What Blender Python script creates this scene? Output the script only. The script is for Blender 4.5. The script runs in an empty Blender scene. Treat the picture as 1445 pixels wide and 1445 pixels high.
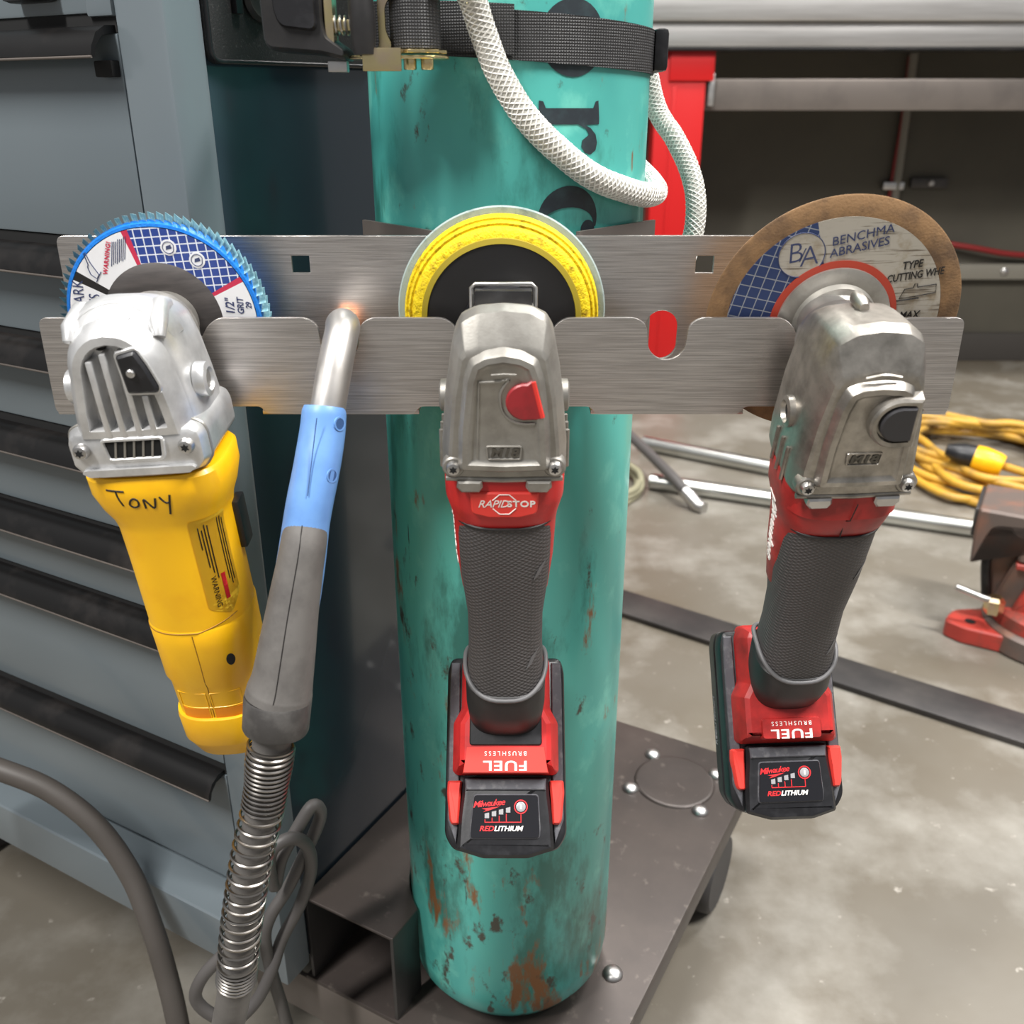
import bpy, bmesh, math, random
from mathutils import Vector, Matrix
from mathutils.bvhtree import BVHTree

random.seed(7)
SC = bpy.context.scene
COL = SC.collection
PI = math.pi

# ------------------------------------------------------------------ camera
FPX, PITCH, CAMH = 1336.0, math.radians(23.2), 0.85
cam = bpy.data.cameras.new('camera')
cam.sensor_width = 36.0
cam.lens = 36.0 * FPX / 1445.0
cam.clip_start = 0.02
cam.dof.use_dof = True
cam.dof.focus_distance = 0.60
cam.dof.aperture_fstop = 11.0
camo = bpy.data.objects.new('camera', cam)
COL.objects.link(camo)
camo.location = (0, 0, CAMH)
camo.rotation_euler = (math.radians(90) - PITCH, 0, 0)
SC.camera = camo

# ------------------------------------------------------------------ world and lamps of the workshop ceiling
world = bpy.data.worlds.new('workshop_air')
SC.world = world
world.use_nodes = True
world.node_tree.nodes['Background'].inputs[0].default_value = (0.97, 0.98, 1.0, 1)
world.node_tree.nodes['Background'].inputs[1].default_value = 0.20


def lamp(name, loc, size, power, target=None, color=(1, 0.98, 0.95)):
    l = bpy.data.lights.new(name, 'AREA')
    l.shape = 'RECTANGLE'
    l.size, l.size_y = size
    l.energy = power
    l.color = color
    o = bpy.data.objects.new(name, l)
    COL.objects.link(o)
    o.location = loc
    if target:
        o.rotation_euler = (Vector(target) - Vector(loc)).to_track_quat('-Z', 'Y').to_euler()
    return o


lamp('ceiling_strip_light', (1.5, 0.0, 3.3), (0.25, 1.3), 105, (0.2, 0.5, 0.5))
lamp('ceiling_strip_light', (-1.4, -0.8, 3.3), (0.25, 1.3), 95, (-0.1, 0.5, 0.6))
lamp('ceiling_strip_light', (2.2, 2.2, 3.3), (0.25, 1.3), 60, (1.6, 2.1, 0))
lamp('ceiling_strip_light', (0.1, 2.0, 3.3), (0.25, 1.3), 55, (0.3, 1.6, 0))

SC.view_settings.view_transform = 'Standard'
SC.view_settings.look = 'None'
SC.view_settings.gamma = 1.0
SC.view_settings.use_curve_mapping = False
SC.view_settings.exposure = 0.62

_c, _s = math.cos(PITCH), math.sin(PITCH)


def at(px, py, Y):
    """place on the line of sight of a photograph point, at the distance Y in front of the camera"""
    u, v = (px - 722.5) / FPX, (py - 722.5) / FPX
    d = Vector((u, _c - v * _s, -(_s + v * _c)))
    return Vector((0, 0, CAMH)) + d * (Y / d.y)


def at_z(px, py, z):
    u, v = (px - 722.5) / FPX, (py - 722.5) / FPX
    d = Vector((u, _c - v * _s, -(_s + v * _c)))
    return Vector((0, 0, CAMH)) + d * ((z - CAMH) / d.z)


# ------------------------------------------------------------------ materials
MATS = {}


def srgb(r, g, b):
    f = lambda v: (v / 255 / 12.92) if v / 255 <= 0.04045 else ((v / 255 + 0.055) / 1.055) ** 2.4
    return (f(r), f(g), f(b))


def M(name, col, rough=0.5, metal=0.0, var=None, bump=None, coat=0.0, trans=0.0, emit=None, spec=0.5):
    """var = (scale xyz, other colour, low, high, detail); bump = (scale xyz, strength, distance)"""
    m = bpy.data.materials.new(name)
    m.use_nodes = True
    nt = m.node_tree
    b = nt.nodes['Principled BSDF']
    b.inputs['Base Color'].default_value = (*col, 1)
    b.inputs['Roughness'].default_value = rough
    b.inputs['Metallic'].default_value = metal
    b.inputs['Coat Weight'].default_value = coat
    b.inputs['Coat Roughness'].default_value = 0.08
    b.inputs['Transmission Weight'].default_value = trans
    b.inputs['Specular IOR Level'].default_value = spec
    if var or bump:
        tc = nt.nodes.new('ShaderNodeTexCoord')

    def noise(scale, detail=4.0):
        mp = nt.nodes.new('ShaderNodeMapping')
        mp.inputs['Scale'].default_value = scale if isinstance(scale, tuple) else (scale,) * 3
        nt.links.new(tc.outputs['Object'], mp.inputs[0])
        n = nt.nodes.new('ShaderNodeTexNoise')
        n.inputs['Scale'].default_value = 1.0
        n.inputs['Detail'].default_value = detail
        n.inputs['Roughness'].default_value = 0.6
        nt.links.new(mp.outputs[0], n.inputs['Vector'])
        return n

    if var:
        layers = var if isinstance(var, list) else [var]
        prev = None
        for (sc, c2, lo, hi, det) in layers:
            n = noise(sc, det)
            r = nt.nodes.new('ShaderNodeMapRange')
            r.inputs['From Min'].default_value = lo
            r.inputs['From Max'].default_value = hi
            nt.links.new(n.outputs['Fac'], r.inputs['Value'])
            mx = nt.nodes.new('ShaderNodeMix')
            mx.data_type = 'RGBA'
            if prev is None:
                mx.inputs['A'].default_value = (*col, 1)
            else:
                nt.links.new(prev, mx.inputs['A'])
            mx.inputs['B'].default_value = (*c2, 1)
            nt.links.new(r.outputs[0], mx.inputs['Factor'])
            prev = mx.outputs['Result']
        nt.links.new(prev, b.inputs['Base Color'])
    if bump:
        n = noise(bump[0], 3.0)
        bp = nt.nodes.new('ShaderNodeBump')
        bp.inputs['Strength'].default_value = bump[1]
        bp.inputs['Distance'].default_value = bump[2]
        nt.links.new(n.outputs['Fac'], bp.inputs['Height'])
        nt.links.new(bp.outputs[0], b.inputs['Normal'])
    MATS[name] = m
    return m


def M_weave(name, col, rough, freq, strength, dist, diag=True, plane='xz', metal=0.0, col2=None):
    """two crossed waves as relief: knurled rubber, webbing"""
    m = M(name, col, rough, metal)
    nt = m.node_tree
    b = nt.nodes['Principled BSDF']
    tc = nt.nodes.new('ShaderNodeTexCoord')
    outs = []
    for sgn in (1, -1):
        mp = nt.nodes.new('ShaderNodeMapping')
        if diag:
            mp.inputs['Rotation'].default_value = (0, sgn * math.radians(58), 0)
        else:
            mp.inputs['Rotation'].default_value = (0, 0 if sgn > 0 else math.radians(90), 0)
        nt.links.new(tc.outputs['Object'], mp.inputs[0])
        w = nt.nodes.new('ShaderNodeTexWave')
        w.inputs['Scale'].default_value = freq
        w.bands_direction = 'X'
        w.wave_profile = 'TRI'
        nt.links.new(mp.outputs[0], w.inputs['Vector'])
        outs.append(w.outputs['Fac'])
    mn = nt.nodes.new('ShaderNodeMath')
    mn.operation = 'MINIMUM'
    nt.links.new(outs[0], mn.inputs[0])
    nt.links.new(outs[1], mn.inputs[1])
    bp = nt.nodes.new('ShaderNodeBump')
    bp.inputs['Strength'].default_value = strength
    bp.inputs['Distance'].default_value = dist
    nt.links.new(mn.outputs[0], bp.inputs['Height'])
    nt.links.new(bp.outputs[0], b.inputs['Normal'])
    if col2:
        mx = nt.nodes.new('ShaderNodeMix')
        mx.data_type = 'RGBA'
        mx.inputs['A'].default_value = (*col, 1)
        mx.inputs['B'].default_value = (*col2, 1)
        nt.links.new(mn.outputs[0], mx.inputs['Factor'])
        nt.links.new(mx.outputs['Result'], b.inputs['Base Color'])
    return m


def M_grid(name, col, line, size, width, axes=('X', 'Z'), rot=0.0, rough=0.45, var=None):
    """flat print: a grid of thin lines"""
    m = M(name, col, rough)
    nt = m.node_tree
    b = nt.nodes['Principled BSDF']
    tc = nt.nodes.new('ShaderNodeTexCoord')
    mp = nt.nodes.new('ShaderNodeMapping')
    mp.inputs['Rotation'].default_value = (0, rot, 0)
    nt.links.new(tc.outputs['Object'], mp.inputs[0])
    sp = nt.nodes.new('ShaderNodeSeparateXYZ')
    nt.links.new(mp.outputs[0], sp.inputs[0])
    res = []
    for ax in axes:
        a = nt.nodes.new('ShaderNodeMath'); a.operation = 'DIVIDE'; a.inputs[1].default_value = size
        nt.links.new(sp.outputs[ax], a.inputs[0])
        f = nt.nodes.new('ShaderNodeMath'); f.operation = 'FRACT'
        nt.links.new(a.outputs[0], f.inputs[0])
        l = nt.nodes.new('ShaderNodeMath'); l.operation = 'LESS_THAN'; l.inputs[1].default_value = width
        nt.links.new(f.outputs[0], l.inputs[0])
        res.append(l.outputs[0])
    mxm = nt.nodes.new('ShaderNodeMath'); mxm.operation = 'MAXIMUM'
    nt.links.new(res[0], mxm.inputs[0]); nt.links.new(res[1], mxm.inputs[1])
    mx = nt.nodes.new('ShaderNodeMix'); mx.data_type = 'RGBA'
    mx.inputs['A'].default_value = (*col, 1)
    mx.inputs['B'].default_value = (*line, 1)
    nt.links.new(mxm.outputs[0], mx.inputs['Factor'])
    nt.links.new(mx.outputs['Result'], b.inputs['Base Color'])
    return m


M('brushed_steel', (0.74, 0.70, 0.67), 0.33, 1.0, var=((28, 5, 2300), (0.40, 0.37, 0.35), 0.35, 0.72, 3.0), bump=((30, 12, 2600), 0.35, 0.0003))
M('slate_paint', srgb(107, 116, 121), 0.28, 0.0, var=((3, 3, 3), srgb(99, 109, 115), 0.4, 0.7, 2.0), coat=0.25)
M('shaded_slate_paint', srgb(48, 58, 68), 0.22, 0.0, coat=0.4)  # same cabinet paint, with the side's shade and dark reflections put into the colour
M('black_paint', srgb(15, 14, 14), 0.36, 0.0, var=((14, 14, 14), srgb(46, 42, 40), 0.52, 0.75, 5.0), spec=0.4)
M('gap_black', (0.006, 0.006, 0.006), 0.8)
M('steel', (0.60, 0.59, 0.58), 0.36, 1.0, var=((40, 40, 40), (0.45, 0.44, 0.43), 0.4, 0.7, 3.0))
M('dark_steel', srgb(78, 70, 66), 0.42, 0.35, var=[((7, 7, 7), srgb(58, 52, 50), 0.35, 0.7, 6.0), ((60, 60, 60), srgb(104, 96, 90), 0.62, 0.75, 4.0)], bump=(120, 0.1, 0.0005))
M('hot_rolled_steel', srgb(62, 60, 60), 0.45, 0.5, var=((9, 9, 9), srgb(84, 80, 78), 0.4, 0.7, 5.0))
M('galvanised_pipe', (0.62, 0.63, 0.60), 0.3, 1.0, var=((4, 4, 4), (0.45, 0.45, 0.43), 0.4, 0.7, 3.0))
M('cast_aluminium', (0.37, 0.355, 0.325), 0.47, 0.75, var=((90, 90, 90), (0.28, 0.265, 0.24), 0.42, 0.72, 5.0), bump=(900, 0.18, 0.0003))
M('worn_aluminium', (0.46, 0.43, 0.39), 0.38, 0.9, var=((70, 70, 70), (0.25, 0.235, 0.21), 0.38, 0.68, 6.0), bump=(700, 0.25, 0.0003))
M('bright_aluminium', (0.72, 0.72, 0.72), 0.34, 0.65, var=((60, 60, 60), (0.52, 0.52, 0.52), 0.4, 0.7, 4.0), bump=(900, 0.1, 0.0002))
M('red_plastic', srgb(196, 40, 40), 0.42, 0.0, var=((55, 55, 55), srgb(150, 30, 30), 0.5, 0.78, 5.0))
M('worn_red_plastic', srgb(176, 40, 38), 0.42, 0.0, var=((45, 45, 45), srgb(116, 30, 28), 0.42, 0.72, 6.0))
M('button_red', srgb(158, 40, 46), 0.4, 0.0, var=((120, 120, 120), srgb(130, 40, 42), 0.45, 0.75, 4.0))
M('bright_red_plastic', srgb(226, 62, 54), 0.4)
M('black_plastic', srgb(24, 24, 27), 0.38, 0.0, var=((80, 80, 80), srgb(46, 46, 49), 0.5, 0.8, 5.0), bump=(900, 0.12, 0.0003))
M('scuffed_plastic', srgb(82, 82, 87), 0.45, 0.0, var=((160, 160, 160), srgb(120, 120, 122), 0.5, 0.75, 6.0), bump=(900, 0.15, 0.0003))
M('button_black', srgb(52, 51, 54), 0.45)
M('grey_lip', srgb(96, 95, 96), 0.5)
M_weave('knurled_rubber', srgb(64, 61, 61), 0.62, 150.0, 0.7, 0.0006, col2=srgb(88, 84, 83))
M('smooth_rubber', srgb(66, 64, 63), 0.58, var=((20, 20, 20), srgb(80, 77, 75), 0.4, 0.7, 4.0))
M('black_rubber', srgb(30, 29, 30), 0.48, var=((40, 40, 40), srgb(44, 43, 43), 0.45, 0.75, 5.0))
M('label_black', srgb(26, 26, 30), 0.22)
M('gauge_grey', srgb(150, 150, 152), 0.35)
M('print_white', srgb(236, 232, 226), 0.5)
M('print_red', srgb(214, 40, 46), 0.5)
M('print_crimson', srgb(196, 44, 76), 0.5)
M('print_black', srgb(28, 26, 26), 0.55)
M('print_navy', srgb(52, 62, 100), 0.5)
M('marker_black', srgb(34, 27, 18), 0.6)
M('yellow_plastic', srgb(250, 190, 8), 0.4, 0.0, var=((30, 30, 30), srgb(240, 174, 4), 0.45, 0.75, 4.0), coat=0.1)
M('seam_ochre', srgb(150, 104, 6), 0.6)
M('orange_recess', srgb(236, 140, 10), 0.5)
M('sticker_yellow', srgb(228, 184, 40), 0.45)
M('blue_plastic', srgb(104, 148, 206), 0.42, 0.0, var=((40, 40, 40), srgb(92, 134, 194), 0.45, 0.75, 4.0))
M('blue_dark', srgb(52, 84, 130), 0.5)
M('torch_grip', srgb(103, 100, 97), 0.62, 0.0, var=((60, 60, 60), srgb(86, 83, 81), 0.42, 0.72, 5.0))
M('torch_collar', srgb(62, 60, 59), 0.55, 0.0, var=((60, 60, 60), srgb(92, 90, 88), 0.45, 0.75, 5.0))
M('spring_steel', (0.33, 0.31, 0.29), 0.3, 1.0)
M('copper', (0.80, 0.36, 0.20), 0.3, 1.0)
M('cable_grey', srgb(82, 79, 78), 0.5, 0.0, var=((25, 25, 25), srgb(84, 81, 79), 0.42, 0.72, 4.0))
M('cable_brown', srgb(78, 73, 69), 0.5, 0.0, var=((18, 18, 18), srgb(72, 67, 63), 0.42, 0.72, 4.0))


def teal():
    m = M('teal_paint', srgb(84, 178, 166), 0.36, 0.0, var=[((5, 5, 3), srgb(70, 162, 156), 0.42, 0.62, 5.0), ((26, 26, 20), srgb(104, 192, 178), 0.56, 0.68, 6.0)], coat=0.2, bump=(220, 0.06, 0.0005))
    nt = m.node_tree
    b = nt.nodes['Principled BSDF']
    src = b.inputs['Base Color'].links[0].from_socket
    tc = nt.nodes.new('ShaderNodeTexCoord')
    sp = nt.nodes.new('ShaderNodeSeparateXYZ')
    nt.links.new(tc.outputs['Object'], sp.inputs[0])
    # scuffs, grime runs and rust: more of it near the foot and towards one flank of the cylinder
    hz = nt.nodes.new('ShaderNodeMapRange')
    hz.inputs['From Min'].default_value = 0.0
    hz.inputs['From Max'].default_value = 0.62
    hz.inputs['To Min'].default_value = 0.075
    hz.inputs['To Max'].default_value = 0.0
    nt.links.new(sp.outputs['Z'], hz.inputs['Value'])
    hx = nt.nodes.new('ShaderNodeMapRange')
    hx.inputs['From Min'].default_value = -0.09
    hx.inputs['From Max'].default_value = 0.06
    hx.inputs['To Min'].default_value = 0.045
    hx.inputs['To Max'].default_value = 0.0
    nt.links.new(sp.outputs['X'], hx.inputs['Value'])
    ad = nt.nodes.new('ShaderNodeMath'); ad.operation = 'ADD'
    nt.links.new(hz.outputs[0], ad.inputs[0]); nt.links.new(hx.outputs[0], ad.inputs[1])
    for (scale, col, lo, hi, det, k) in (((16, 16, 5), srgb(50, 118, 108), 0.58, 0.68, 7.0, 1.0), ((34, 34, 11), srgb(126, 86, 52), 0.645, 0.71, 8.0, 1.1), ((48, 48, 30), srgb(66, 66, 56), 0.635, 0.70, 8.0, 0.6), ((90, 90, 12), srgb(52, 70, 66), 0.70, 0.74, 5.0, 0.3)):
        mp = nt.nodes.new('ShaderNodeMapping'); mp.inputs['Scale'].default_value = scale
        nt.links.new(tc.outputs['Object'], mp.inputs[0])
        n = nt.nodes.new('ShaderNodeTexNoise'); n.inputs['Scale'].default_value = 1.0
        n.inputs['Detail'].default_value = det; n.inputs['Roughness'].default_value = 0.65
        nt.links.new(mp.outputs[0], n.inputs['Vector'])
        ml = nt.nodes.new('ShaderNodeMath'); ml.operation = 'MULTIPLY_ADD'; ml.inputs[1].default_value = k
        nt.links.new(ad.outputs[0], ml.inputs[0]); nt.links.new(n.outputs['Fac'], ml.inputs[2])
        r = nt.nodes.new('ShaderNodeMapRange'); r.inputs['From Min'].default_value = lo; r.inputs['From Max'].default_value = hi
        nt.links.new(ml.outputs[0], r.inputs['Value'])
        mx = nt.nodes.new('ShaderNodeMix'); mx.data_type = 'RGBA'
        nt.links.new(src, mx.inputs['A']); mx.inputs['B'].default_value = (*col, 1)
        nt.links.new(r.outputs[0], mx.inputs['Factor'])
        src = mx.outputs['Result']
    nt.links.new(src, b.inputs['Base Color'])


teal()
M('letter_black', srgb(36, 44, 50), 0.5, var=((60, 60, 60), srgb(50, 66, 70), 0.5, 0.7, 5.0))
M_weave('webbing', srgb(20, 20, 22), 0.55, 210.0, 0.6, 0.0008, diag=False, col2=srgb(58, 57, 58))
M('zinc_gold', (0.72, 0.60, 0.32), 0.25, 1.0, var=((45, 45, 45), (0.66, 0.50, 0.42), 0.45, 0.7, 3.0))
M('hose_clear', srgb(206, 203, 194), 0.2, 0.0, trans=0.25, coat=0.4)
M('hose_braid', srgb(234, 232, 226), 0.4)
M('felt_black', srgb(34, 33, 34), 0.7, var=((500, 500, 500), srgb(70, 68, 68), 0.58, 0.75, 3.0), bump=(900, 0.5, 0.0006))
M('neck_metal', (0.52, 0.50, 0.48), 0.42, 0.9, var=((30, 30, 30), (0.40, 0.38, 0.36), 0.4, 0.7, 4.0))
M('grimy_metal', srgb(84, 80, 72), 0.5, 0.3)
M('flap_glue', srgb(24, 112, 200), 0.35, bump=(350, 0.6, 0.001))
M('flap_cloth', srgb(96, 140, 152), 0.75, var=((300, 300, 300), srgb(150, 186, 192), 0.45, 0.7, 4.0))
M('flap_edge', srgb(34, 86, 110), 0.75)
M('flap_hub', srgb(52, 48, 47), 0.6, var=((30, 30, 200), srgb(72, 67, 65), 0.4, 0.7, 5.0))
M('flap_white', srgb(230, 230, 232), 0.5)
M_grid('flap_blue_grid', srgb(34, 62, 138), srgb(218, 222, 232), 0.0047, 0.14)
M('pad_black', srgb(22, 21, 22), 0.5)
M('pad_foam', srgb(232, 202, 10), 0.7, var=((240, 240, 240), srgb(160, 128, 6), 0.5, 0.72, 4.0), bump=(420, 0.9, 0.0012))
M('pad_foam_dark', srgb(150, 132, 24), 0.7)
M('sanding_grit', srgb(158, 172, 168), 0.8, var=((70, 70, 70), srgb(112, 130, 128), 0.55, 0.72, 5.0), bump=(1200, 0.4, 0.0004))
M('wheel_rim', srgb(140, 108, 74), 0.8, var=((60, 60, 60), srgb(96, 74, 54), 0.42, 0.68, 6.0), bump=(700, 0.5, 0.0005))
M('wheel_label', srgb(182, 176, 164), 0.75, var=[((90, 90, 90), srgb(150, 134, 108), 0.5, 0.72, 5.0), ((40, 40, 900), srgb(120, 110, 96), 0.58, 0.68, 2.0)])
M_grid('wheel_blue_grid', srgb(44, 62, 106), srgb(150, 154, 160), 0.0063, 0.09, rot=math.radians(-14), rough=0.7)
M('wheel_red', srgb(178, 62, 42), 0.6)
M('concrete', srgb(112, 107, 98), 0.42, 0.0, var=[((0.9, 0.9, 0.9), srgb(94, 86, 73), 0.40, 0.62, 6.0), ((5, 5, 5), srgb(136, 132, 124), 0.47, 0.66, 8.0), ((45, 45, 45), srgb(158, 152, 143), 0.66, 0.74, 4.0)], bump=(60, 0.08, 0.002))
M('olive_wall', srgb(76, 72, 62), 0.65, 0.0, var=((1.6, 1.6, 1.6), srgb(62, 58, 50), 0.4, 0.7, 5.0))
M('wall_base_dark', srgb(58, 54, 50), 0.7)
M('table_red', srgb(176, 10, 12), 0.4)
M('table_steel', (0.66, 0.64, 0.62), 0.33, 0.9, var=((3, 40, 60), (0.5, 0.48, 0.46), 0.4, 0.7, 4.0))
M('beam_steel', srgb(120, 112, 106), 0.4, 0.5, var=((5, 5, 5), srgb(96, 90, 86), 0.4, 0.7, 4.0))
M('vise_red', srgb(178, 60, 50), 0.5, 0.0, var=((22, 22, 22), srgb(120, 62, 52), 0.45, 0.65, 5.0))
M('vise_iron', srgb(104, 92, 86), 0.5, 0.3, var=((20, 20, 20), srgb(130, 96, 82), 0.45, 0.7, 5.0))
M('cord_yellow', srgb(196, 150, 50), 0.5, 0.0, var=((12, 12, 12), srgb(150, 118, 60), 0.42, 0.65, 4.0))
M('hose_olive', srgb(140, 136, 112), 0.55)
M('conduit', srgb(120, 116, 106), 0.5)
M('wire_red', srgb(120, 20, 20), 0.5)
M('caster_rubber', srgb(58, 56, 56), 0.6)

# ------------------------------------------------------------------ mesh helpers


def mesh(name, verts, faces, smooth=40):
    me = bpy.data.meshes.new(name)
    me.from_pydata([tuple(v) for v in verts], [], faces)
    me.validate()
    bm = bmesh.new()
    bm.from_mesh(me)
    bmesh.ops.recalc_face_normals(bm, faces=bm.faces)
    bm.to_mesh(me)
    bm.free()
    if smooth:
        for p in me.polygons:
            p.use_smooth = True
        me.set_sharp_from_angle(angle=math.radians(smooth))
    return me


def ob(name, me, mat, parent=None, kind=None):
    o = bpy.data.objects.new(name, me)
    COL.objects.link(o)
    if mat:
        me.materials.clear()
        me.materials.append(MATS[mat])
    if parent:
        o.parent = parent
    if kind:
        o['kind'] = kind
    return o


def tag(o, label, cat, group=None):
    o['label'] = label
    o['category'] = cat
    if group:
        o['group'] = group
    return o


def thing(name, label, cat, loc=(0, 0, 0), rot=None, group=None):
    o = bpy.data.objects.new(name, None)
    o.empty_display_size = 0.02
    COL.objects.link(o)
    o.location = loc
    if rot is not None:
        o.rotation_euler = rot.to_euler() if isinstance(rot, Matrix) else rot
    return tag(o, label, cat, group)


def loft(rings, cap0=True, cap1=True, closed=False):
    n = len(rings[0])
    V = [p for r in rings for p in r]
    F = []
    k = len(rings)
    for i in range(k if closed else k - 1):
        a, b = i * n, ((i + 1) % k) * n
        for j in range(n):
            F.append((a + j, a + (j + 1) % n, b + (j + 1) % n, b + j))
    if not closed:
        if cap0:
            F.append(tuple(range(n)))
        if cap1:
            F.append(tuple((k - 1) * n + j for j in range(n)))
    return V, F


def box(x0, x1, y0, y1, z0, z1, bev=0.0, seg=2):
    bm = bmesh.new()
    bmesh.ops.create_cube(bm, size=1.0)
    for v in bm.verts:
        v.co = Vector(((x0 + x1) / 2 + v.co.x * (x1 - x0), (y0 + y1) / 2 + v.co.y * (y1 - y0), (z0 + z1) / 2 + v.co.z * (z1 - z0)))
    if bev > 0:
        bmesh.ops.bevel(bm, geom=list(bm.edges), offset=bev, segments=seg, profile=0.6, affect='EDGES')
    me = bpy.data.meshes.new('box')
    bm.to_mesh(me)
    bm.free()
    for p in me.polygons:
        p.use_smooth = True
    me.set_sharp_from_angle(angle=math.radians(35))
    return me


def xform(me, mtx):
    me.transform(mtx)
    me.update()
    return me


def join(*ms):
    bm = bmesh.new()
    for m in ms:
        bm.from_mesh(m)
    me = bpy.data.meshes.new('joined')
    bm.to_mesh(me)
    bm.free()
    for p in me.polygons:
        p.use_smooth = True
    me.set_sharp_from_angle(angle=math.radians(38))
    return me


def sring(cx, cy, z, hw, hd, e=2.4, n=40):
    """super-ellipse ring in the plane z"""
    out = []
    for i in range(n):
        t = 2 * PI * i / n
        c, s = math.cos(t), math.sin(t)
        out.append((cx + hw * math.copysign(abs(c) ** (2 / e), c), cy + hd * math.copysign(abs(s) ** (2 / e), s), z))
    return out


def zloft(stations, n=40, smooth=40):
    """stations (z, cx, cy, half width, half depth, exponent)"""
    return mesh('loft', *loft([sring(cx, cy, z, hw, hd, e, n) for (z, cx, cy, hw, hd, e) in stations]), smooth)


def mirror_outline(half):
    """right half (x >= 0) from top to bottom -> closed outline"""
    left = [(-x, z) for (x, z) in reversed(half) if x > 1e-9]
    return list(half) + left


def round_outline(pts, r=0.003, seg=4):
    out = []
    n = len(pts)
    for i in range(n):
        p0, p1, p2 = Vector(pts[i - 1]), Vector(pts[i]), Vector(pts[(i + 1) % n])
        a, b = (p0 - p1), (p2 - p1)
        rr = min(r, a.length * 0.45, b.length * 0.45)
        if rr < 1e-6 or a.angle(b, 0) > 3.1:
            out.append(tuple(p1))
            continue
        a, b = p1 + a.normalized() * rr, p1 + b.normalized() * rr
        for k in range(seg + 1):
            t = k / seg
            q = a * (1 - t) ** 2 + p1 * 2 * t * (1 - t) + b * t ** 2
            out.append((q.x, q.y))
    return out


def inset(pts, d):
    """move an outline inwards by d (outwards if negative)"""
    n = len(pts)
    area = sum(pts[i - 1][0] * pts[i][1] - pts[i][0] * pts[i - 1][1] for i in range(n))
    sg = 1 if area > 0 else -1
    out = []
    for i in range(n):
        p0, p1, p2 = Vector(pts[i - 1]), Vector(pts[i]), Vector(pts[(i + 1) % n])
        e1, e2 = (p1 - p0), (p2 - p1)
        n1 = Vector((-e1.y, e1.x)).normalized() * sg if e1.length > 1e-9 else Vector((0, 0))
        n2 = Vector((-e2.y, e2.x)).normalized() * sg if e2.length > 1e-9 else Vector((0, 0))
        m = n1 + n2
        if m.length < 1e-6:
            m = n1
        m.normalize()
        k = max(0.5, m.dot(n1))
        q = p1 + m * (d / k)
        out.append((q.x, q.y))
    return out


def ri(raw, d, r=0.002, seg=3):
    """inset the sharp outline, then round it"""
    return round_outline(inset(raw, d) if d else list(raw), max(r - max(d, 0) * 0.5, 0.0004), seg)


def yloft(layers, smooth=40, cap0=True, cap1=True):
    """layers: (outline [(x, z)], y)"""
    return mesh('yloft', *loft([[(x, y, z) for (x, z) in o] for (o, y) in layers], cap0, cap1), smooth)


def plate(outline, y0, y1, bev=0.0005, smooth=35):
    """plate with thickness y0..y1 from an outline in the xz plane"""
    return yloft([(inset(outline, bev), y0), (outline, y0 + bev), (outline, y1 - bev), (inset(outline, bev), y1)], smooth)


def lathe(profile, n=48, smooth=40, a0=0.0, a1=2 * PI, caps=True):
    """profile [(r, y)] turned about the y axis"""
    rings = []
    for (r, y) in profile:
        rings.append([(max(r, 1e-5) * math.cos(a0 + (a1 - a0) * i / n), y, max(r, 1e-5) * math.sin(a0 + (a1 - a0) * i / n)) for i in range(n)])
    return mesh('lathe', *(loft(rings) if caps else loft(rings, closed=True)), smooth)


def lathe_z(profile, n=48, smooth=40):
    rings = [[(max(r, 1e-5) * math.cos(2 * PI * i / n), max(r, 1e-5) * math.sin(2 * PI * i / n), z) for i in range(n)] for (r, z) in profile]
    return mesh('lathe', *loft(rings), smooth)


def spline(pts, per=8, closed=False):
    P = [Vector(p) for p in pts]
    n = len(P)
    out = []
    for i in range(n if closed else n - 1):
        p0 = P[(i - 1) % n] if closed or i > 0 else P[0] * 2 - P[1]
        p1, p2 = P[i], P[(i + 1) % n]
        p3 = P[(i + 2) % n] if closed or i + 2 < n else P[-1] * 2 - P[-2]
        for k in range(per):
            t = k / per
            out.append(0.5 * ((2 * p1) + (p2 - p0) * t + (2 * p0 - 5 * p1 + 4 * p2 - p3) * t * t + (3 * p1 - p0 - 3 * p2 + p3) * t ** 3))
    if not closed:
        out.append(P[-1])
    return out


def frames(path, closed=False):
    n = len(path)
    T = []
    for i in range(n):
        a = path[(i - 1) % n] if closed or i > 0 else path[i]
        b = path[(i + 1) % n] if closed or i < n - 1 else path[i]
        T.append((b - a).normalized())
    ref = Vector((0, 0, 1)) if abs(T[0].z) < 0.9 else Vector((1, 0, 0))
    N = (ref - T[0] * ref.dot(T[0])).normalized()
    out = []
    for i in range(n):
        N = (N - T[i] * N.dot(T[i])).normalized()
        out.append((T[i], N, T[i].cross(N)))
    return out


def tube(path, r, n=12, closed=False, smooth=50):
    path = [Vector(p) for p in path]
    fr = frames(path, closed)
    rings = []
    for i, p in enumerate(path):
        rr = r[i] if isinstance(r, (list, tuple)) else r
        _, N, B = fr[i]
        rings.append([p + N * rr * math.cos(2 * PI * j / n) + B * rr * math.sin(2 * PI * j / n) for j in range(n)])
    return mesh('tube', *loft(rings, closed=closed), smooth)


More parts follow.
